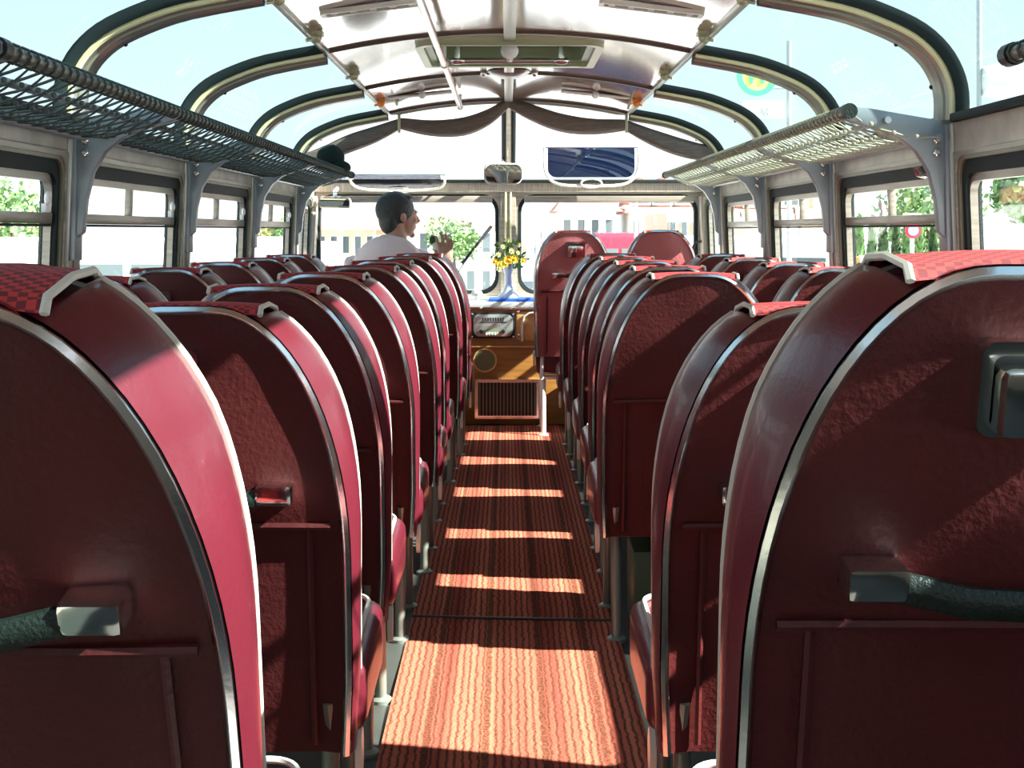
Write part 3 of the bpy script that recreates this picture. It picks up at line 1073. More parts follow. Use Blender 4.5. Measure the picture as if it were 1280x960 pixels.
GRP = {'la': 'maroon seats along the left of the aisle', 'lw': 'maroon seats along the left windows',
       'ra': 'maroon seats along the right of the aisle', 'rw': 'maroon seats along the right windows'}
ORD = ['nearest', 'second', 'third', 'fourth', 'fifth', 'sixth', 'seventh', 'eighth', 'ninth']
left_proto = make_seat('coach_seat', 'x', GRP['la'], ash=-0.03)
right_proto = make_seat('coach_seat', 'x', GRP['ra'], ash=0.0)
index_kids(left_proto); index_kids(right_proto)
used = {id(left_proto): False, id(right_proto): False}
def place(proto, x, y, z, label, grp, rz=0.0, rx=0.0):
    if not used[id(proto)]:
        o = proto; used[id(proto)] = True
    else:
        o = copy_tree(proto)
    o.location = (x, y, z); o.rotation_euler = (rx, 0, rz)
    o['label'] = label; o['group'] = grp
    return o
LA = [(-0.240 - SW, 1.26, 0), (-0.232 - SW, 1.98, 0), (-0.243 - SW, 2.64, 0), (-0.235 - SW, 3.38, 0), (-0.213 - SW, 4.05, 0), (-0.218 - SW, 4.76, 0), (-0.195 - SW, 5.51, 0), (-0.176 - SW, 6.17, 0)]
for k, (x, y, z) in enumerate(LA):
    o = place(left_proto, x, y, z, 'maroon coach seat with chrome edge beside the aisle on the left, %s from the camera' % ORD[k], GRP['la'])
    if k == 0: L0 = o
RA = [(0.212 + SW, 1.25, 0), (0.232 + SW, 1.98, 0), (0.245 + SW, 3.38, 0), (0.264 + SW, 4.05, 0), (0.272 + SW, 4.76, 0), (0.270 + SW, 5.48, 0), (0.262 + SW, 6.17, 0)]
for k, (x, y, z) in enumerate(RA):
    o = place(right_proto, x, y, z, 'maroon coach seat with chrome edge beside the aisle on the right, %s from the camera' % ORD[k], GRP['ra'])
    if k == 0: R0 = o
    if k == 2: RC = o
def recline(seat, deg, lift=0.0):
    Rm = Matrix.Rotation(math.radians(deg), 3, 'X')
    p = Vector((0, 0, SB))
    for ch in [q for q in C.objects if q.parent == seat]:
        if ch.name.split('.')[0] in ('cushion', 'frame', 'leg'):
            continue
        ch.rotation_euler = (math.radians(deg), 0, 0)
        ch.location = p - Rm @ p + Vector((0, 0, lift))
LWY = [1.00, 1.70, 2.40, 3.10, 3.80, 4.50, 5.20, 5.90]
for k, y in enumerate(LWY):
    o = place(left_proto, -0.975, y, 0, 'maroon coach seat beside the left windows, %s' % (
        'farthest forward' if k == 7 else ORD[7 - k] + ' counted from the front of the bus'), GRP['lw'])
    o.scale = (0.93, 1, 1)
RWY = [3.20, 3.88, 4.50, 5.25, 6.00]
for k, y in enumerate(RWY):
    o = place(right_proto, 0.987, y, 0, 'maroon coach seat beside the right windows, %s' % (
        'farthest forward' if k == 4 else ORD[4 - k] + ' counted from the front of the bus'), GRP['rw'])
    o.scale = (0.93, 1, 1)
for k, (x, wd) in enumerate(((0.345, 0.195), (0.80, 0.19))):
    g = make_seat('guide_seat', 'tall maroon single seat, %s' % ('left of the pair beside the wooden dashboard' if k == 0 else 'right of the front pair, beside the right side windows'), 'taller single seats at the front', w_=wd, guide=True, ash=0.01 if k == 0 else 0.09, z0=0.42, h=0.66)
    g.location = (x, 6.78, 0)
    if k == 1:
        for q in [q for q in C.objects if q.parent == g and q.name.split('.')[0] == 'ashtray']:
            for h_ in [h_ for h_ in C.objects if h_.parent == q]:
                bpy.data.objects.remove(h_)
            bpy.data.objects.remove(q)

def strip_parts(seat, kinds):
    for q in [q for q in C.objects if q.parent == seat and q.name.split('.')[0] in kinds]:
        for g in [g for g in C.objects if g.parent == q]:
            bpy.data.objects.remove(g)
        bpy.data.objects.remove(q)
strip_parts(RC, ('ashtray', 'grab_handle'))
recline(L0, 12, 0.092)
recline(R0, 6, 0.095)
# carpet runner
b = MB()
n = 60
rows = []
for j in range(n + 1):
    y = 1.73 + (7.14 - 1.73) * j / n
    rows.append([(-0.262 + (0.56) * i / 8, y, 0.006 + 0.0015 * math.sin(y * 9 + i)) for i in range(9)])
b.grid(rows)
b.box((-0.262, 1.73, 0.0), (0.298, 7.14, 0.004))
o = b.build('carpet_runner', 'carpet', None)
tag(o, 'red woven carpet with wavy black stripes running up the aisle', 'carpet')
b = MB().tube([(-0.262, 3.60, 0.008), (0.298, 3.56, 0.008)], 0.0045, 6)
b.build('join', 'black', o)
# dark box on the floor under the third right seat
b = MB().box((0.34, 3.47, 0.0), (0.64, 3.66, 0.22))
o = b.build('heater_box', 'green_box', None, bevel=0.01)
tag(o, 'dark green heater box on the floor under the third seat right of the aisle', 'heater')

# ------------------------------------------------------------------ dashboard
e = tag(empty('dashboard', (0.0, 7.45, 0.0)), 'wooden dashboard with radio, round speaker and black grille at the end of the aisle', 'dashboard')
Yd = 7.20 - 7.45
MB().box((-0.26, Yd, 0.0), (0.62, 0.33, 0.66)).build('cabinet', 'wood_dash', e, bevel=0.008)
MB().box((-1.15, Yd + 0.26, 0.52), (-0.265, 0.33, 0.64)).build('driver_console', 'wood_dash', e, bevel=0.02)
MB().box((0.625, Yd + 0.25, 0.35), (1.14, 0.33, 0.64)).build('side_console', 'wood_dash', e, bevel=0.02)
MB().box((-0.27, Yd - 0.012, 0.655), (1.15, 0.34, 0.683)).box((-1.15, Yd + 0.24, 0.655), (-0.271, 0.34, 0.683)).build('shelf', 'white_paint', e, bevel=0.008, label='white painted shelf top of the dashboard')
MB().box((-0.262, Yd - 0.018, 0.640), (0.622, Yd + 0.005, 0.657)).build('edge_strip', 'chrome_trim', e, bevel=0.004)
for x in (-0.14, 0.03, 0.3):
    MB().ball((x, Yd - 0.020, 0.649), 0.007).build('screw', 'chrome', e)
MB().box((-0.262, Yd - 0.012, 0.43), (0.622, Yd + 0.004, 0.438)).build('moulding', 'wood_light', e, bevel=0.002)
# radio
def fy(off):
    return lambda x, z: (x, Yd - off, z)
r_ = MB().prism(rrect(-0.193, 0.482, 0.046, 0.625, 0.006), fy(0.0), fy(0.014)).build('radio', 'black', e, bevel=0.003, label='old car radio with silver face')
MB().prism(rrect(-0.183, 0.492, 0.036, 0.615, 0.035), fy(0.012), fy(0.024)).build('radio_face', 'radio_face', r_, bevel=0.005)
MB().prism(rrect(-0.122, 0.502, -0.038, 0.534, 0.003), fy(0.022), fy(0.027)).build('dial', 'hatch_inner', r_)
b = MB()
for k in range(5):
    b.box((-0.116 + k * 0.016, Yd - 0.034, 0.501), (-0.105 + k * 0.016, Yd - 0.024, 0.514))
b.build('buttons', 'white_paint', r_, bevel=0.001)
b = MB()
for k in range(9):
    b.box((-0.133 + k * 0.014, Yd - 0.026, 0.578), (-0.127 + k * 0.014, Yd - 0.023, 0.598))
b.box((-0.15, Yd - 0.026, 0.571), (0.005, Yd - 0.023, 0.574))
b.build('scale_marks', 'black', r_)
for x in (-0.140, -0.018):
    MB().lathe([(0.0, -0.03), (0.010, -0.03), (0.012, -0.012), (0.012, 0)], (x, Yd - 0.014, 0.520), 14, 'Y').build('radio_knob', 'black', r_)
for x, z in ((-0.188, 0.616), (0.039, 0.616), (-0.188, 0.490), (0.039, 0.490)):
    MB().ball((x, Yd - 0.016, z), 0.007).build('corner_screw', 'chrome', r_)
# glove box with a pale strip
MB().prism(rrect(0.055, 0.47, 0.42, 0.628, 0.02), fy(0.0), fy(0.008)).build('glove_box', 'wood_light', e, bevel=0.002)
gb = MB().tube([(0.20, Yd - 0.014, 0.625), (0.13, Yd - 0.014, 0.622), (0.100, Yd - 0.014, 0.605), (0.090, Yd - 0.014, 0.575), (0.088, Yd - 0.014, 0.465)], 0.006, 8); gb.build('glove_box_handle', 'cream_metal', e)
for x, z in ((0.065, 0.628), (0.070, 0.50)):
    MB().ball((x, Yd - 0.012, z), 0.008).build('catch', 'chrome', e)
# speaker
sp_ = MB().lathe([(0.0, -0.004), (0.058, -0.004), (0.060, 0.0)], (-0.120, Yd - 0.002, 0.358), 28, 'Y').build('speaker', 'speaker_cloth', e)
MB().tube([(-0.120 + 0.063 * math.cos(a), Yd - 0.004, 0.358 + 0.063 * math.sin(a)) for a in [2 * PI * k / 32 for k in range(32)]], 0.006, 6, closed=True).build('speaker_ring', 'wood_light', sp_)
# grille
g = MB().ring(rrect(-0.175, 0.035, 0.185, 0.255, 0.008), rrect(-0.157, 0.053, 0.167, 0.237, 0.004), fy(0.022), fy(0.0)).build('grille', 'chrome_trim', e)
MB().box((-0.16, Yd - 0.003, 0.05), (0.17, Yd - 0.001, 0.24)).build('grille_back', 'black', g)
b = MB()
for k in range(17):
    x = -0.148 + k * 0.0192
    b.box((x - 0.0025, Yd - 0.018, 0.052), (x + 0.0025, Yd - 0.006, 0.238))
b.build('grille_bars', 'seat_metal', g)
# things on the shelf
o = MB().box((-0.10, 7.20, 0.684), (0.30, 7.42, 0.700)).build('folded_cloth', 'blue_cloth', None, bevel=0.005)
tag(o, 'bright blue folded cloth lying on the dashboard under the vase', 'cloth')
o = MB().lathe([(0.0, 0), (0.012, 0), (0.010, 0.02), (0.028, 0.03), (0.033, 0.045), (0.026, 0.058), (0.0, 0.062)], (-0.165, 7.24, 0.683), 18).build('gear_knob', 'grey_paint', None)
tag(o, 'small dark round knob standing on the dashboard left of the vase', 'knob')
VX, VY, VZ = 0.012, 7.36, 0.700
o = MB().lathe([(0.0, 0), (0.062, 0), (0.060, 0.008), (0.030, 0.035), (0.020, 0.075), (0.020, 0.12), (0.030, 0.165), (0.042, 0.195), (0.036, 0.195), (0.0, 0.12)], (VX, VY, VZ), 24).build('vase', 'vase', None)
tag(o, 'slim pale blue vase with a flared foot standing on the dashboard', 'vase')
e = tag(empty('flower_bouquet', (VX, VY, VZ + 0.16)), 'bouquet of yellow and orange flowers in the vase at the windscreen', 'flowers')
random.seed(3)
b = MB()
for k in range(150):
    a = random.uniform(0, 2 * PI); rr = random.uniform(0.0, 0.105); hh = random.uniform(0.00, 0.175)
    c = Vector((rr * math.cos(a), rr * math.sin(a) * .8, hh * (1 - rr * 2)))
    d = Vector((random.uniform(-1, 1), random.uniform(-1, 1), random.uniform(0.1, 1))).normalized()
    sdv = d.cross(Vector((random.random(), random.random(), random.random()))).normalized()
    L, W_ = random.uniform(0.025, 0.045), random.uniform(0.006, 0.012)
    up = d.cross(sdv) * 0.004
    b.add([c, c + d * L * .5 + sdv * W_ + up, c + d * L, c + d * L * .5 - sdv * W_ + up], [(0, 1, 2, 3)])
for k in range(16):
    a = random.uniform(0, 2 * PI); rr = random.uniform(0.02, 0.09)
    b.tube([(0, 0, -0.05), (rr * math.cos(a), rr * math.sin(a), random.uniform(.06, .15))], 0.002, 4)
b.build('foliage', 'leaf', e)
fls = [(-0.075, 0.045, 'petal_orange', .022), (-0.045, 0.03, 'petal', .022), (0.0, 0.055, 'petal_orange', .030), (0.035, 0.06, 'petal', .028), (0.085, 0.05, 'petal', .020), (-0.02, 0.035, 'petal', .026),
       (0.02, 0.105, 'petal_light', .020), (-0.03, 0.13, 'petal_light', .016), (0.06, 0.14, 'petal_light', .015), (-0.055, 0.085, 'petal_light', .017), (0.055, 0.095, 'petal_light', .014), (0.0, 0.165, 'petal_light', .015), (-0.05, 0.005, 'petal_light', .02), (0.09, 0.11, 'petal_light', .012)]
for x, z, m_, r in fls:
    b = MB()
    c = Vector((x, -0.075, z))
    for q in range(7):
        a = 2 * PI * q / 7
        d = Vector((math.cos(a), -0.35, math.sin(a)))
        s_ = Vector((-math.sin(a), 0, math.cos(a)))
        b.add([c, c + d * r * .6 + s_ * r * .34, c + d * r, c + d * r * .6 - s_ * r * .34], [(0, 1, 2, 3)])
    b.ball(c + Vector((0, -0.004, 0)), r * 0.3, nu=8, nv=5)
    b.build('flower', m_, e)

# rear view mirror, visors, header lamp, small mirror, wiper
e = tag(empty('rear_view_mirror', P(629, 217, 7.55)), 'rounded rear view mirror in the middle above the windscreen', 'mirror')
MB().prism([(-x, z) for x, z in rrect(-0.118, -0.062, 0.118, 0.062, 0.045)], lambda x, z: (x, -0.012, z), lambda x, z: (x, 0.012, z)).build('housing', 'mirror_back', e, bevel=0.006)
MB().prism(rrect(-0.110, -0.054, 0.110, 0.054, 0.040), lambda x, z: (x, -0.016, z), lambda x, z: (x, -0.010, z)).build('mirror_glass', 'mirror', e)
MB().tube([(0.02, 0.01, 0.04), (0.02, 0.10, 0.08)], 0.009).build('stem', 'cream_metal', e)
e.rotation_euler = (math.radians(3), 0, math.radians(18))
def visor(c, w2, h2, label, rx):
    e = tag(empty('sun_visor', c), label, 'sun visor')
    pts = rrect(-w2, -h2, w2, h2, 0.05)
    pts = [(x, max(-h2, z) if z < 0 else (h2 if z > h2 - 0.05 else z)) for x, z in pts]
    MB().prism(pts, lambda x, z: (x, -0.002, z), lambda x, z: (x, 0.002, z)).build('tinted_panel', 'visor_tint', e)
    fp = [(-w2 - 0.02, 0, h2), (-w2 - 0.02, 0, -h2 * .3), (-w2 + 0.01, 0, -h2 - 0.01), (-w2 + 0.09, 0, -h2 - 0.045), (0, 0, -h2 - 0.05), (w2 - 0.09, 0, -h2 - 0.045), (w2 - 0.01, 0, -h2 - 0.01), (w2 + 0.02, 0, -h2 * .3), (w2 + 0.02, 0, h2)]
    MB().tube(smooth_path(fp, 4), 0.008, 8).build('wire_frame', 'cream_metal', e)
    MB().tube([(-w2 - 0.02, 0, h2), (w2 + 0.02, 0, h2)], 0.005, 8).build('top_rod', 'chrome', e)
    MB().tube([(0.06 * math.cos(a), -0.008, -h2 - 0.035 + 0.026 * math.sin(a)) for a in [2 * PI * k / 24 for k in range(24)]], 0.007, 6, closed=True).build('mount_loop', 'cream_metal', e)
    e.rotation_euler = (rx, 0, 0)
    return e
visor(P(739, 203, 7.60), 0.255, 0.088, 'dark blue tinted sun visor in a wire frame, hanging right of the mirror', 0.0)
visor(P(497, 226, 7.60), 0.255, 0.088, 'tinted sun visor tilted almost flat above the driver', math.radians(68))
e = tag(empty('wing_mirror', P(419, 254, 7.6)), 'small pinkish mirror in the top left corner of the windscreen', 'mirror')
MB().prism(rrect(-0.105, -0.030, 0.105, 0.032, 0.02), lambda x, z: (x, -0.01, z), lambda x, z: (x, 0.01, z)).build('housing', 'mirror_back', e, bevel=0.004)
MB().prism(rrect(-0.100, -0.026, 0.100, 0.028, 0.018), lambda x, z: (x, -0.013, z), lambda x, z: (x, -0.009, z)).build('mirror_glass', 'mirror', e)
MB().tube([(0.0, 0.0, 0.03), (-0.02, 0.03, 0.07), (-0.06, 0.13, 0.09)], 0.012).build('stem', 'grey_paint', e)
e.rotation_euler = (0, 0, math.radians(-22))
e = tag(empty('windscreen_wiper', P(594, 322, 7.85)), 'black windscreen wiper standing across the left windscreen pane', 'wiper')
MB().box((-0.145, -0.006, -0.010), (0.145, 0.006, 0.010)).xf(lambda q: (q[0], q[1], q[2] * (1.0 if q[0] > 0 else 0.8))).build('blade', 'rubber', e)
MB().tube([(-0.02, 0.012, 0), (-0.30, 0.0, -0.02), (-0.43, -0.03, -0.03)], 0.006).build('arm', 'grey_paint', e)
e.rotation_euler = (0, math.radians(-52), 0)
e.location = P(596, 306, 7.85)
# wire grab loop by the front door
o = MB().tube([(0, 0, -0.06), (-0.005, 0, 0.0), (0.015, 0, 0.045), (0.055, 0, 0.055), (0.085, 0, 0.03), (0.085, 0, -0.06)], 0.009, 8).build('grab_loop', 'black', None)
o.location = P(866, 313, 7.74)
tag(o, 'small dark curved grab handle by the front right corner window', 'handle')
# dark cap on the rack
b = MB()
b.ball((0, 0, 0.075), 0.1, (0.75, 0.9, 0.80), 20, 12)
b.ball((0.055, -0.01, 0.035), 0.07, (0.8, 1.1, 0.55), 16, 8)
b.xf(lambda q: q * (1 + 0.08 * noise.noise(q * 22)))
o = b.build('cap', 'wool', None, smooth=80)
o.location = (CX - 0.955, 6.95, 1.385)
tag(o, 'dark crumpled cap lying at the front end of the left luggage rack', 'cap')
# coat hooks by the right rear door
e = tag(empty('coat_hook', (CX + 1.15, 3.52, 1.235)), 'pair of silver coat hooks on the pillar above the nearest right seats', 'hook')
for dz in (0, 0.012):
    MB().tube([(0.02, -0.03 + dz * 3, 0), (-0.02, -0.03 + dz * 3, -0.01), (-0.045, -0.03 + dz * 3, -0.005), (-0.052, -0.03 + dz * 3, 0.015)], 0.005).build('prong', 'chrome', e)

# ------------------------------------------------------------------ the driver
def bake(o, mods):
    for t, kw in mods:
        md = o.modifiers.new(t, t)
        for k_, v_ in kw.items():
            setattr(md, k_, v_)
    dg = bpy.context.evaluated_depsgraph_get()
    me = bpy.data.meshes.new_from_object(o.evaluated_get(dg))
    o.modifiers.clear()
    o.data = me
    for p in me.polygons:
        p.use_smooth = True

D0 = Vector((-0.60, 6.98, 0.0))
HY = math.radians(-62)                        # head turned to the right
HR = Matrix.Rotation(HY, 3, 'Z')              # local +y is the face direction
HC = P(499, 272, 6.98) - D0                    # centre of the head
def H(x, y, z):
    return HC + HR @ Vector((x, y, z))
b = MB()
hb = lambda c, r, sc=(1, 1, 1): b.ball(H(*c), r, sc, 20, 14, rot=HR)
hb((0, -0.018, 0.035), 0.098, (0.80, 1.02, 0.92))    # cranium
hb((0, 0.030, -0.005), 0.075, (0.84, 0.92, 1.12))   # face block
hb((0, 0.038, -0.062), 0.050, (0.95, 0.95, 0.80))   # jaw
hb((0, 0.075, -0.094), 0.020, (1.1, 0.8, 0.8))      # chin
hb((0, 0.082, 0.030), 0.030, (1.5, 0.55, 0.5))      # brow
for s in (-1, 1):
    hb((s * 0.036, 0.070, -0.015), 0.024, (1, 0.8, 0.9))
    hb((s * 0.030, 0.082, 0.012), 0.011, (1.1, 0.6, 0.7))
    hb((s * 0.078, -0.008, -0.002), 0.022, (0.35, 0.8, 1.25))
    hb((s * 0.083, -0.014, 0.010), 0.015, (0.5, 0.9, 1.0))
b.tube([H(0, 0.088, 0.022), H(0, 0.102, 0.0), H(0, 0.112, -0.018), H(0, 0.098, -0.028)], [0.008, 0.011, 0.014, 0.010], 10)
hb((0, 0.088, -0.048), 0.016, (1.4, 0.65, 0.45))
hb((0, 0.086, -0.060), 0.015, (1.2, 0.65, 0.50))
NB = Vector((-0.02, -0.035, HC.z - 0.185))      # base of the neck
b.tube([H(0, -0.015, -0.02), H(0, -0.020, -0.08), Vector((HC.x * .6, -0.02, HC.z - 0.13)), NB, NB - Vector((0, 0, 0.10))], [0.058, 0.056, 0.058, 0.075, 0.09], 16)
# torso, arms
SHR = Vector((0.155, 0.03, NB.z - 0.060)); SHL = Vector((-0.190, -0.03, NB.z - 0.055))
HP = Vector((-0.02, -0.06, 0.50))
ELR = Vector((0.255, 0.16, SHR.z - 0.255)); WRR = P(552, 334, 6.92) - D0
ELL = Vector((-0.27, 0.10, SHL.z - 0.27)); WRL = Vector((-0.13, 0.33, 0.74))
def limb(bb, pts, rs, n=14):
    pp = smooth_path([tuple(q) for q in pts], 4)
    rr = []
    for i in range(len(pp)):
        t = i / 4
        k_ = min(int(t), len(rs) - 2)
        rr.append(rs[k_] + (rs[k_ + 1] - rs[k_]) * (t - k_))
    bb.tube(pp, rr, n)
b.ball((NB + HP) / 2 + Vector((0, 0, 0.06)), 0.17, (1.0, 0.62, 1.35), 20, 14)
b.ball(HP, 0.16, (1.05, 0.75, 0.8), 20, 14)
limb(b, [SHL, ELL, WRL], [0.052, 0.042, 0.028]); limb(b, [SHR, ELR, WRR], [0.052, 0.042, 0.028])
# legs to the pedals
KNR = Vector((0.16, 0.40, 0.50)); KNL = Vector((-0.18, 0.40, 0.50))
limb(b, [HP + Vector((0.08, 0, 0)), KNR, Vector((0.13, 0.52, 0.10))], [0.08, 0.055, 0.038])
limb(b, [HP + Vector((-0.10, 0, 0)), KNL, Vector((-0.16, 0.52, 0.10))], [0.08, 0.055, 0.038])
# right hand raised, back of the hand to the camera, fingers curled round a microphone
PC = P(557, 319, 6.90) - D0
b.ball(PC, 0.043, (0.95, 0.48, 1.15), 16, 10)
b.tube([WRR, PC - Vector((0, 0, 0.02))], [0.028, 0.030], 12)
for i, (fx, fz, L) in enumerate(((-0.030, 0.034, 0.95), (-0.010, 0.042, 1.1), (0.011, 0.040, 1.0), (0.030, 0.030, 0.8))):
    k0 = PC + Vector((fx, 0.0, fz))
    k1 = k0 + Vector((fx * 0.30 - 0.004, -0.006, 0.042 * L)); k2 = k1 + Vector((-0.008, 0.012, 0.026 * L)); k3 = k2 + Vector((-0.010, 0.020, 0.002 * L))
    b.tube([k0 - Vector((0, 0, 0.02)), k0, k1, k2, k3], [0.010, 0.0102, 0.0092, 0.0085, 0.0065], 10)
th = PC + Vector((-0.036, 0.010, -0.012))
b.tube([PC + Vector((-0.015, 0.005, -0.02)), th, th + Vector((-0.018, 0.014, 0.026)), th + Vector((-0.016, 0.022, 0.050))], [0.014, 0.013, 0.011, 0.008], 10)
# left hand on the wheel
PL = WRL + Vector((0.02, 0.06, 0.0))
b.ball(PL, 0.040, (0.95, 1.1, 0.5), 16, 10)
for i, fx in enumerate((-0.030, -0.010, 0.011, 0.030)):
    k0 = PL + Vector((fx, 0.035, 0.0))
    b.tube([k0 - Vector((0, 0.02, 0)), k0, k0 + Vector((0, 0.030, 0.004)), k0 + Vector((0, 0.040, -0.020)), k0 + Vector((0, 0.022, -0.032))], [0.010, 0.010, 0.009, 0.0085, 0.007], 10)
b.tube([PL, PL + Vector((0.036, 0.0, -0.004)), PL + Vector((0.048, 0.026, -0.014))], [0.013, 0.012, 0.009], 10)
body = b.build('person', 'skin', None)
bake(body, [('REMESH', dict(mode='VOXEL', voxel_size=0.0055)), ('SMOOTH', dict(factor=0.5, iterations=4))])
body.location = D0
tag(body, 'driver with short dark hair and white shirt, looking right and holding a microphone', 'person')
# hair
b = MB()
b.ball(H(0, -0.026, 0.043), 0.106, (0.83, 1.02, 0.94), 28, 18, rot=HR)
b.ball(H(0, -0.062, -0.008), 0.072, (1.02, 0.72, 1.15), 24, 14, rot=HR)
b.ball(H(0, 0.030, 0.105), 0.040, (1.45, 1.1, 0.6), 20, 12, rot=HR)
for s in (-1, 1):
    b.ball(H(s * 0.070, 0.012, 0.030), 0.018, (0.5, 0.7, 1.8), 12, 8, rot=HR)
    b.ball(H(s * 0.032, 0.094, 0.030), 0.012, (1.5, 0.4, 0.35), 12, 8, rot=HR)
b.ball(H(0, 0.100, -0.040), 0.012, (1.8, 0.45, 0.35), 12, 8, rot=HR)
# cut the front of the cap free of the face
def cutface(q):
    l = HR.transposed() @ (q - HC)
    if l.y > 0.045 and -0.03 < l.z < 0.085 and abs(l.x) < 0.3:
        pass
    return q
hair = b.xf(cutface).build('hair', 'hair', body)
bake(hair, [('REMESH', dict(mode='VOXEL', voxel_size=0.006)), ('SMOOTH', dict(factor=0.5, iterations=2))])
# shirt
b = MB()
MID = (NB + HP) / 2
b.ball(MID + Vector((-0.01, 0, 0.11)), 0.19, (1.06, 0.62, 1.15), 24, 16)
b.ball(MID - Vector((0, 0, 0.08)), 0.18, (1.0, 0.66, 1.2), 24, 16)
b.tube([SHL, NB - Vector((0.07, 0, 0.02)), NB - Vector((-0.05, 0, 0.02)), SHR], [0.074, 0.066, 0.066, 0.070], 16)
b.tube([NB - Vector((0, 0, 0.05)), NB + Vector((0.010, 0.01, 0.050))], [0.105, 0.066], 20)
limb(b, [SHL, SHL.lerp(ELL, .6), ELL, ELL.lerp(WRL, 0.8)], [0.080, 0.070, 0.058, 0.045])
limb(b, [SHR, SHR.lerp(ELR, .6), ELR, ELR.lerp(WRR, 0.6)], [0.078, 0.068, 0.058, 0.046])
b.xf(lambda q: q + Vector((0.006 * noise.noise(q * 14), 0.006 * noise.noise(q * 14 + Vector((5, 5, 5))), 0)))
shirt = b.build('shirt', 'shirt', body)
bake(shirt, [('REMESH', dict(mode='VOXEL', voxel_size=0.009)), ('SMOOTH', dict(factor=0.5, iterations=4))])
# collar
cc = NB + Vector((0.010, 0.008, 0.055))
ring_ = []
rows = []
for k in range(25):
    a = 2 * PI * k / 24 + PI / 2
    d = Vector((math.cos(a), math.sin(a), 0))
    rows.append([cc + d * 0.064 + Vector((0, 0, 0.014)), cc + d * 0.070 + Vector((0, 0, 0.018)), cc + d * 0.088 + Vector((0, 0, -0.030))])
MB().grid(rows).build('collar', 'shirt', body, smooth=80)
b = MB()
b.ball(HP, 0.175, (1.05, 0.78, 0.8), 20, 14)
limb(b, [HP + Vector((0.08, 0, 0)), KNR, Vector((0.13, 0.52, 0.12))], [0.095, 0.072, 0.055])
limb(b, [HP + Vector((-0.10, 0, 0)), KNL, Vector((-0.16, 0.52, 0.12))], [0.095, 0.072, 0.055])
tr = b.build('trousers', 'trousers', body)
bake(tr, [('REMESH', dict(mode='VOXEL', voxel_size=0.012)), ('SMOOTH', dict(factor=0.5, iterations=3))])
b = MB()
for x in (0.13, -0.16):
    b.ball((x, 0.58, 0.045), 0.05, (0.9, 2.3, 0.85), 16, 10)
b.build('shoes', 'black', body)
# microphone
MC = P(541, 300, 6.93)
e = tag(empty('microphone', MC), 'green tipped hand microphone held up to the driver\'s mouth', 'microphone')
MB().ball((0, 0, 0), 0.021, (0.9, .9, 1.2)).build('mic_head', 'leaf_dark', e)
MB().tube([(0.006, 0, -0.015), (0.045, 0.006, -0.10)], [0.014, 0.010], 12).build('mic_handle', 'white_paint', e)
# driver's seat and steering wheel
e = tag(empty('driver_seat', (D0.x - 0.0, D0.y - 0.06, 0)), 'dark driver seat under the man in the white shirt', 'seat')
MB().box((-0.23, -0.20, 0.28), (0.23, 0.30, 0.40)).build('cushion', 'leather', e, bevel=0.03)
MB().prism(rrect(-0.21, 0.36, 0.21, 0.80, 0.08), lambda x, z: (x, -0.24 - (z - .36) * .05, z), lambda x, z: (x, -0.16 - (z - .36) * .05, z)).build('backrest', 'leather', e, bevel=0.015)
MB().lathe([(0.16, 0), (0.16, 0.02), (0.07, 0.05), (0.07, 0.28), (0.0, 0.28)], (0, 0.05, 0), 20).build('pedestal', 'black', e)
e = tag(empty('steering_wheel', (-0.66, 7.50, 0.74)), 'large black steering wheel in front of the driver', 'steering wheel')
MB().tube([(0.21 * math.cos(a), 0.0, 0.21 * math.sin(a)) for a in [2 * PI * k / 40 for k in range(40)]], 0.012, 8, closed=True).build('rim', 'black', e)
b = MB()
for a in (0.3, PI - 0.3, -PI / 2):
    b.tube([(0, 0.03, 0), (0.205 * math.cos(a), 0, 0.205 * math.sin(a))], 0.010, 8)
b.ball((0, 0.02, 0), 0.045, (1, .6, 1)); b.build('spoke', 'black', e)
e.location = (-0.66, 7.16, 0.66)
MB().tube([(0, 0.03, 0), (0, 0.42, 0.0)], 0.022, 10).build('column', 'black', e)
e.rotation_euler = (math.radians(-55), 0, 0)

# ------------------------------------------------------------------ outside
def gz(y):
    """ground level: falls away gently ahead"""
    return -0.85 - 0.030 * max(0, y - 8)
b = MB()
ysg = [-60, 0, 8, 40, 80, 140]
b.grid([[Vector((x, y, gz(min(y, 60)))) for x in (-140, -40, 0, 40, 140)] for y in ysg])
tag(b.build('street', 'asphalt', None), kind='structure')

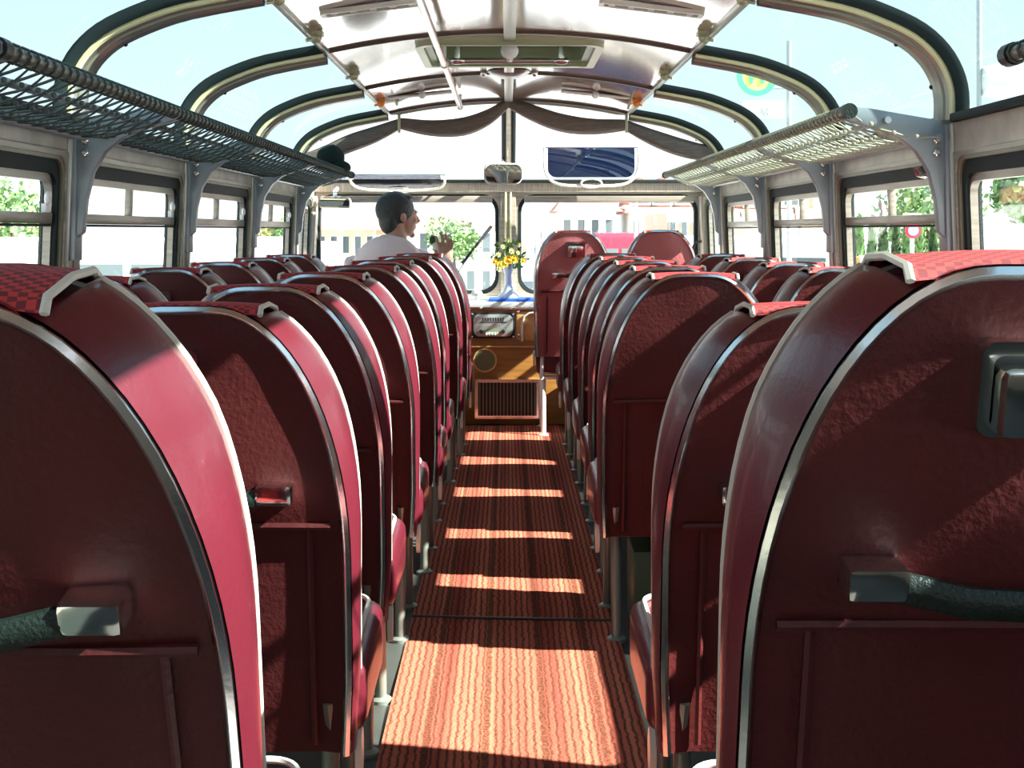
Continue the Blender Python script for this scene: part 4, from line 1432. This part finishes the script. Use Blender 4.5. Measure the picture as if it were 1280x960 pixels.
def tree_crown(b_, c, r, sc, seed, n=420, leaf=0.16):
    rnd = random.Random(seed)
    for k in range(n):
        d = Vector((rnd.gauss(0, 1), rnd.gauss(0, 1), rnd.gauss(0, 1))).normalized()
        rad = r * (0.55 + 0.5 * rnd.random()) * (1 + 0.25 * noise.noise(d * 2.3 + Vector((seed, 0, 0))))
        q = Vector(c) + Vector((d.x * rad * sc[0], d.y * rad * sc[1], d.z * rad * sc[2]))
        a = Vector((rnd.gauss(0, 1), rnd.gauss(0, 1), rnd.gauss(0, 1))).normalized() * leaf
        e_ = a.cross(Vector((rnd.gauss(0, 1), rnd.gauss(0, 1), rnd.gauss(0, 1)))).normalized() * leaf * .6
        b_.add([q - a, q + e_, q + a, q - e_], [(0, 1, 2, 3)])
def tree(loc, h, r, label, m_='leaf_bright', seed=1, leaf=0.22, name='tree', group=None):
    e = tag(empty(name, loc), label, 'tree', group)
    b_ = MB()
    for k in range(4):
        a = k * 1.7 + seed
        tree_crown(b_, (0.45 * r * math.cos(a), 0.45 * r * math.sin(a), h - r * (0.9 + 0.25 * math.sin(k * 2.1))), r * 0.75, (1, 1, 0.95), seed + k, 300, leaf)
    b_.build('foliage', m_, e, smooth=0)
    MB().tube([(0, 0, -0.1), (0.05, 0, h * .4), (0, 0.05, h - r)], [r * .09, r * .07, r * .04], 8).build('trunk', 'bark', e)
    return e
def conifer(loc, h, r, label, seed, m_='leaf_bright'):
    e = tag(empty('conifer', loc), label, 'tree', 'row of conifers beyond the right side window')
    rnd = random.Random(seed)
    b_ = MB()
    for k in range(620):
        t = rnd.random() ** 0.8
        rr = r * (1 - t) ** 0.55 * (0.75 + 0.35 * rnd.random()) * (1 if t > 0.04 else .7)
        a = rnd.uniform(0, 2 * PI)
        q = Vector((rr * math.cos(a), rr * math.sin(a), 0.05 + t * h))
        d = Vector((math.cos(a) * .4, math.sin(a) * .4, 1)).normalized() * 0.13
        s_ = Vector((-math.sin(a), math.cos(a), 0)) * 0.05
        b_.add([q - d * .5, q + s_, q + d, q - s_], [(0, 1, 2, 3)])
    b_.lathe([(r * .6, 0.05), (r * .62, h * .3), (r * .4, h * .7), (0.0, h * .97)], (0, 0, 0), 10)
    b_.build('foliage', m_, e, smooth=0)
    MB().tube([(0, 0, -0.1), (0, 0, h * .5)], 0.06, 6).build('trunk', 'bark', e)
def at(x, y, d):
    q = P(x, y, d)
    return q
k = 0
names = ['leftmost', 'second', 'third', 'fourth', 'fifth', 'sixth', 'seventh', 'eighth', 'ninth', 'tenth', 'eleventh']
for px, topy, d in ((1074, 276, 25), (1090, 282, 26), (1104, 277, 25), (1120, 290, 27), (1134, 282, 25), (1150, 288, 24), (1166, 292, 26), (1182, 300, 25), (1197, 303, 24), (1212, 300, 25)):
    q = at(px, topy, d)
    g = gz(d)
    conifer((q.x, d, g), q.z - g, 0.17, 'slim green conifer beyond the right side window, %s of the row' % (names[k] if k == 0 else names[k] + ' from the left'), k, 'leaf_dark' if k in (2, 3, 6) else 'leaf_bright')
    k += 1
# low orange barrier and fence before the conifers
q0, q1 = at(1080, 320, 21), at(1135, 312, 22)
e = tag(empty('road_barrier', ((q0.x + q1.x) / 2, 21.5, gz(21.5))), 'orange and white road barrier in front of the conifers', 'barrier')
hx = (q1.x - q0.x) / 2
MB().box((-hx, -0.03, q0.z - gz(21.5) - 0.14), (hx, 0.03, q0.z - gz(21.5) - 0.02)).build('board', 'orange', e, bevel=0.01)
for x in (-hx * .8, hx * .8):
    MB().box((x - .04, -0.05, 0), (x + .04, 0.05, q0.z - gz(21.5))).build('post', 'white_paint', e, bevel=0.01)
e = tag(empty('wire_fence', (6.4, 19.5, gz(19.5))), 'pale wire fence in front of the conifer row', 'fence')
b = MB()
for i in range(40):
    x = -1.6 + i * 0.1
    b.tube([(x, 0, 0.0), (x, 0, 1.45)], 0.006, 4)
for z in (0.3, 0.6, 0.9, 1.2, 1.45):
    b.tube([(-1.6, 0, z), (2.35, 0, z)], 0.008, 4)
b.build('wire', 'grey_paint', e)
for x in (-1.6, 0.4, 2.35):
    MB().tube([(x, 0, 0), (x, 0, 1.55)], 0.03, 8).build('post', 'grey_paint', e)
# round yellow road sign by the conifers
q = at(1140, 288, 18)
e = tag(empty('road_sign', (q.x, 18, gz(18))), 'yellow sign with red and blue round plate by the conifers', 'sign')
MB().tube([(0, 0, 0), (0, 0, q.z - gz(18) + .1)], 0.03, 8).build('post', 'grey_paint', e)
MB().lathe([(0, -0.01), (0.11, -0.01), (0.11, 0.01), (0, 0.01)], (0, -0.04, q.z - gz(18)), 24, 'Y').build('round_plate', 'bus_red', e)
MB().lathe([(0, -0.01), (0.075, -0.01), (0.075, 0.01), (0, 0.01)], (0, -0.055, q.z - gz(18)), 24, 'Y').build('plate_centre', 'sign_blue', e)
MB().box((-0.13, -0.02, q.z - gz(18) + 0.12), (0.13, 0.01, q.z - gz(18) + 0.24)).build('top_plate', 'sign_yellow', e, bevel=0.01)

def building(name, x0, x1, yfar, z0, z1, depth, wall, label, nwin=(5, 2), roof=None, roofh=2.5, dormers=0, cat='building', winm='window_dark'):
    cx_ = (x0 + x1) / 2
    hw = (x1 - x0) / 2
    g = gz(60) if yfar > 40 else gz(yfar)
    e = tag(empty(name, (cx_, yfar, g)), label, cat)
    MB().box((-hw, 0, 0), (hw, depth, z1 - g)).build('walls', wall, e)
    nx, nz = nwin
    H_ = z1 - z0
    for i in range(nx):
        for j in range(nz):
            x = -hw + 2 * hw * (i + .5) / nx
            z = z0 - g + H_ * (j + .5) / nz
            ww, hh = hw / nx * .55, H_ / nz * .28
            f = MB().box((x - ww, -0.06, z - hh), (x + ww, 0.05, z + hh)).build('window', 'white_paint', e)
            MB().box((x - ww * .85, -0.08, z - hh * .88), (x + ww * .85, 0.0, z + hh * .88)).build('pane', winm, f)
    if roof:
        b_ = MB()
        zt = z1 - g
        b_.add([(-hw - .4, -0.5, zt - .1), (hw + .4, -0.5, zt - .1), (hw + .4, depth + .5, zt - .1), (-hw - .4, depth + .5, zt - .1), (-hw + .6, depth / 2, zt + roofh), (hw - .6, depth / 2, zt + roofh)],
               [(0, 1, 5, 4), (1, 2, 5), (2, 3, 4, 5), (3, 0, 4), (3, 2, 1, 0)])
        rf = b_.build('roof', roof, e, smooth=0)
        for k_ in range(dormers):
            x = -hw + 2 * hw * (k_ + .5) / dormers
            d_ = MB().prism([(-1.0, 0), (1.0, 0), (1.0, 1.1), (0, 1.9), (-1.0, 1.1)], lambda a, z: (x + a, depth * .08, zt + .2 + z), lambda a, z: (x + a, depth * .45, zt + .2 + z)).build('dormer', roof, rf, smooth=0)
            MB().box((x - .7, depth * .08 - .08, zt + .35), (x + .7, depth * .08, zt + 1.35)).build('dormer_window', 'white_paint', rf)
            MB().box((x - .5, depth * .08 - .14, zt + .5), (x + .5, depth * .08 - .07, zt + 1.25)).build('dormer_pane', winm, rf)
    return e
def px2x(px, d):
    return (px - 633) / F * d
def px2z(py, d):
    return CZ + (288 - py) / F * d
building('house', px2x(700, 75), px2x(770, 75), 75, gz(60), px2z(262, 75), 9, 'wall_white', 'pale house with a red roof far off, left of the dormer house', (4, 2), 'roof_tile', 1.2)
building('house', px2x(788, 78), px2x(872, 78), 78, gz(60), px2z(264, 78), 9, 'wall_white', 'long pale house with red roof and three dormers beyond the windscreen', (6, 2), 'roof_tile', 1.5, 3)
building('house', px2x(925, 66), px2x(1020, 66), 66, gz(60), px2z(268, 66), 9, 'wall_white', 'pale house with a red roof seen through the far right side windows', (4, 2), 'roof_tile', 1.6, 2)
building('shop_building', px2x(826, 52), px2x(895, 52), 50, px2z(312, 50), px2z(266, 50), 8, 'wall_beige', 'low beige building with a dark window band behind the front right corner', (5, 1))
building('shop_building', px2x(925, 40), px2x(1050, 40), 38, px2z(330, 42), px2z(280, 42), 8, 'wall_yellow', 'low orange fronted building seen through the right side windows', (6, 1))
building('house', px2x(-260, 45), px2x(30, 45), 45, gz(45), px2z(295, 45), 9, 'wall_white', 'pale house beyond the nearest left side window', (5, 1), 'roof_tile', 0.6)
building('house', px2x(395, 70), px2x(470, 70), 70, gz(60), px2z(285, 70), 9, 'wall_yellow', 'pale yellow building beyond the left windscreen pane', (5, 2), 'roof_tile', 0.7)
building('house', px2x(520, 66), px2x(618, 66), 66, gz(60), px2z(280, 66), 9, 'wall_white', 'pale house beyond the windscreen behind the driver\'s hand', (5, 2), 'roof_tile', 1.0)
# buses and vans
def bus(loc, rz, L, hgt, wd, m_, label, name='bus', cat='bus', nw=6, group=None):
    e = tag(empty(name, loc, rz), label, cat, group)
    MB().box((-L / 2, -wd / 2, 0.35), (L / 2, wd / 2, hgt)).build('body', m_, e, bevel=0.18, segs=3)
    for s in (-1, 1):
        for i in range(nw):
            x0 = -L / 2 + 0.35 + (L - .7) * i / nw
            MB().box((x0 + .05, s * wd / 2 - .02, hgt * .50), (x0 + (L - .7) / nw - .05, s * wd / 2 + .02, hgt * .84)).build('side_window', 'window_dark', e)
    for s in (-1, 1):
        MB().box((s * L / 2 - .02, -wd / 2 + .2, hgt * .50), (s * L / 2 + .02, wd / 2 - .2, hgt * .86)).build('end_window', 'window_dark', e)
        for sy_ in (-1, 1):
            MB().lathe([(0.0, -.12), (0.42, -.12), (0.45, -.05), (0.45, .08), (0.0, .08)], (s * L * .32, sy_ * (wd / 2 - .08), 0.45), 20, 'Y').build('wheel', 'tyre', e)
    return e
q = at(775, 293, 40)
bus((px2x(765, 40), 40, q.z - 2.9), 0.12, 3.4, 2.95, 2.3, 'bus_red', 'red bus beyond the windscreen between the two tall single seats')
bus((px2x(20, 15), 17, gz(15) + 0.0), 0.1, 6.0, 2.05, 2.1, 'wall_white', 'white van outside the nearest left side window', 'van', 'van', 3)
bus((px2x(190, 20), 22, gz(20)), 0.05, 5.2, 2.1, 2.0, 'wall_white', 'white van outside the second left side window', 'van', 'van', 3)
bus((px2x(326, 50), 52, gz(50)), PI / 2, 4.2, 2.4, 1.5, 'bus_blue', 'small blue van outside the left windows toward the front', 'van', 'van', 2)
bus((px2x(985, 20), 22, gz(20)), -0.3, 3.0, 2.2, 1.8, 'wall_white', 'white van outside the second right side window from the front', 'van', 'van', 2)
# trees on the left
tree((px2x(14, 34), 34, gz(34)), px2z(222, 34) - gz(34), 1.2, 'leafy green tree beyond the nearest left side window', 'leaf_bright', 5, 0.10)
tree((px2x(345, 60), 60, gz(60)), px2z(272, 60) - gz(60), 1.2, 'small bushy tree outside the left side window nearest the front', 'leaf_bright', 9, 0.12)
tree((px2x(567, 40), 40, gz(40)), px2z(270, 40) - gz(40), 0.8, 'leafy tree beyond the windscreen behind the driver\'s hand', 'leaf_bright', 12, 0.08)
tree((px2x(1160, 60), 60, gz(60)), px2z(215, 60) - gz(60), 2.2, 'tall pale tree far beyond the right side window', 'leaf_bright', 15, 0.2)
tree((px2x(1285, 26), 26, gz(26)), px2z(215, 26) - gz(26), 0.6, 'green tree at the edge of the right rear window', 'leaf_bright', 18, 0.12)
# grey canopy on poles beyond the windscreen
e = tag(empty('bus_shelter', (px2x(665, 22), 22, gz(22))), 'grey open shelter on slanted poles beyond the windscreen, behind the flowers', 'shelter')
g = gz(22)
zt = px2z(262, 22) - g
MB().prism([(-0.75, zt - .15), (0.65, zt + .18), (0.65, zt + .28), (-0.75, zt - .05)], lambda x, z: (x, -1.2, z), lambda x, z: (x, 1.2, z)).build('roof', 'grey_paint', e, bevel=0.02)
for x0, x1 in ((-0.50, -0.62), (0.10, -0.02), (0.12, 0.45), (-0.1, 0.25)):
    MB().tube([(x0, -0.9, zt - .05), (x1, -0.9, 0)], 0.045, 8).build('pole', 'grey_paint', e)
for i, (px, d, ty) in enumerate(((795, 34, 232), (838, 60, 250), (766, 45, 262), (1000, 24, 250))):
    g = gz(d)
    e = tag(empty('street_lamp', (px2x(px, d), d, g)), ['thin pole with a lamp beyond the right windscreen pane', 'distant lamp pole in front of the dormer house', 'short distant lamp pole above the red bus', 'lamp pole outside the second right side window from the front'][i], 'street lamp')
    h = px2z(ty, d) - g
    MB().tube([(0, 0, 0), (0, 0, h)], [0.07, 0.04], 8).build('pole', 'grey_paint', e)
    MB().tube([(0, 0, h), (0.4, 0, h + .1)], 0.03, 6).build('arm', 'grey_paint', e)
    MB().ball((0.5, 0, h + .08), 0.14, (1.6, .8, .5)).build('lamp_head', 'white_paint', e)
# drum and pole added to imitate a pale reflection at the right rear skylight
d = 9.0
e = tag(empty('street_lamp', (px2x(1224, d), d, gz(8))), 'pale drum on a pole added outside the right rear skylight to imitate a reflection', 'street lamp')
h = px2z(-60, d) - gz(8)
hh = px2z(102, d) - gz(8)
MB().tube([(0, 0, 0), (0, 0, h)], 0.018, 10).build('pole', 'grey_paint', e)
MB().lathe([(0.0, -0.16), (0.10, -0.15), (0.125, -0.05), (0.125, 0.10), (0.06, 0.16), (0.0, 0.16)], (0.17, 0, hh), 20, 'X').build('reflection_drum', 'white_paint', e)

# bus stop sign on a pole, seen through the right skylight
def text_mesh(txt, size, m, parent, loc, name='lettering', bold=0.0):
    cu = bpy.data.curves.new(name, 'FONT')
    cu.body = txt
    cu.size = size
    cu.extrude = 0.004
    cu.offset = bold
    cu.align_x = 'CENTER'
    cu.align_y = 'CENTER'
    t = bpy.data.objects.new(name, cu)
    C.objects.link(t)
    dg = bpy.context.evaluated_depsgraph_get()
    me = bpy.data.meshes.new_from_object(t.evaluated_get(dg))
    bpy.data.objects.remove(t)
    o = bpy.data.objects.new(name, me)
    me.materials.append(M[m])
    C.objects.link(o)
    o.parent = parent
    o.location = loc
    o.rotation_euler = (PI / 2, 0, 0)
    return o
d = 11.0
e = tag(empty('bus_stop_sign', (px2x(952, d), d, gz(d))), 'round yellow bus stop sign with green rim and letter H, seen through the right skylight', 'sign')
zc = px2z(95, d) - gz(d)
MB().tube([(0.24, 0.03, 0), (0.24, 0.03, zc + 0.3)], 0.022, 10).build('pole', 'grey_paint', e)
MB().tube([(0.24, 0.02, zc - .1), (0.10, 0.02, zc - .1)], 0.012, 8).build('arm', 'grey_paint', e)
MB().lathe([(0.0, -0.008), (0.165, -0.008), (0.165, 0.008), (0.0, 0.008)], (-0.04, 0, zc), 40, 'Y').build('disc', 'sign_yellow', e)
MB().lathe([(0.125, -0.014), (0.170, -0.014), (0.170, 0.010), (0.125, 0.010), (0.125, -0.014)], (-0.04, 0, zc), 40, 'Y', cap=False).build('rim', 'sign_green', e)
text_mesh('H', 0.20, 'sign_green', e, (-0.04, -0.014, zc), bold=0.004)
MB().box((-0.16, -0.008, zc - 0.36), (0.20, 0.006, zc - 0.21)).build('name_plate', 'white_paint', e, bevel=0.003)
text_mesh('ig', 0.10, 'grey_paint', e, (0.03, -0.010, zc - 0.285))
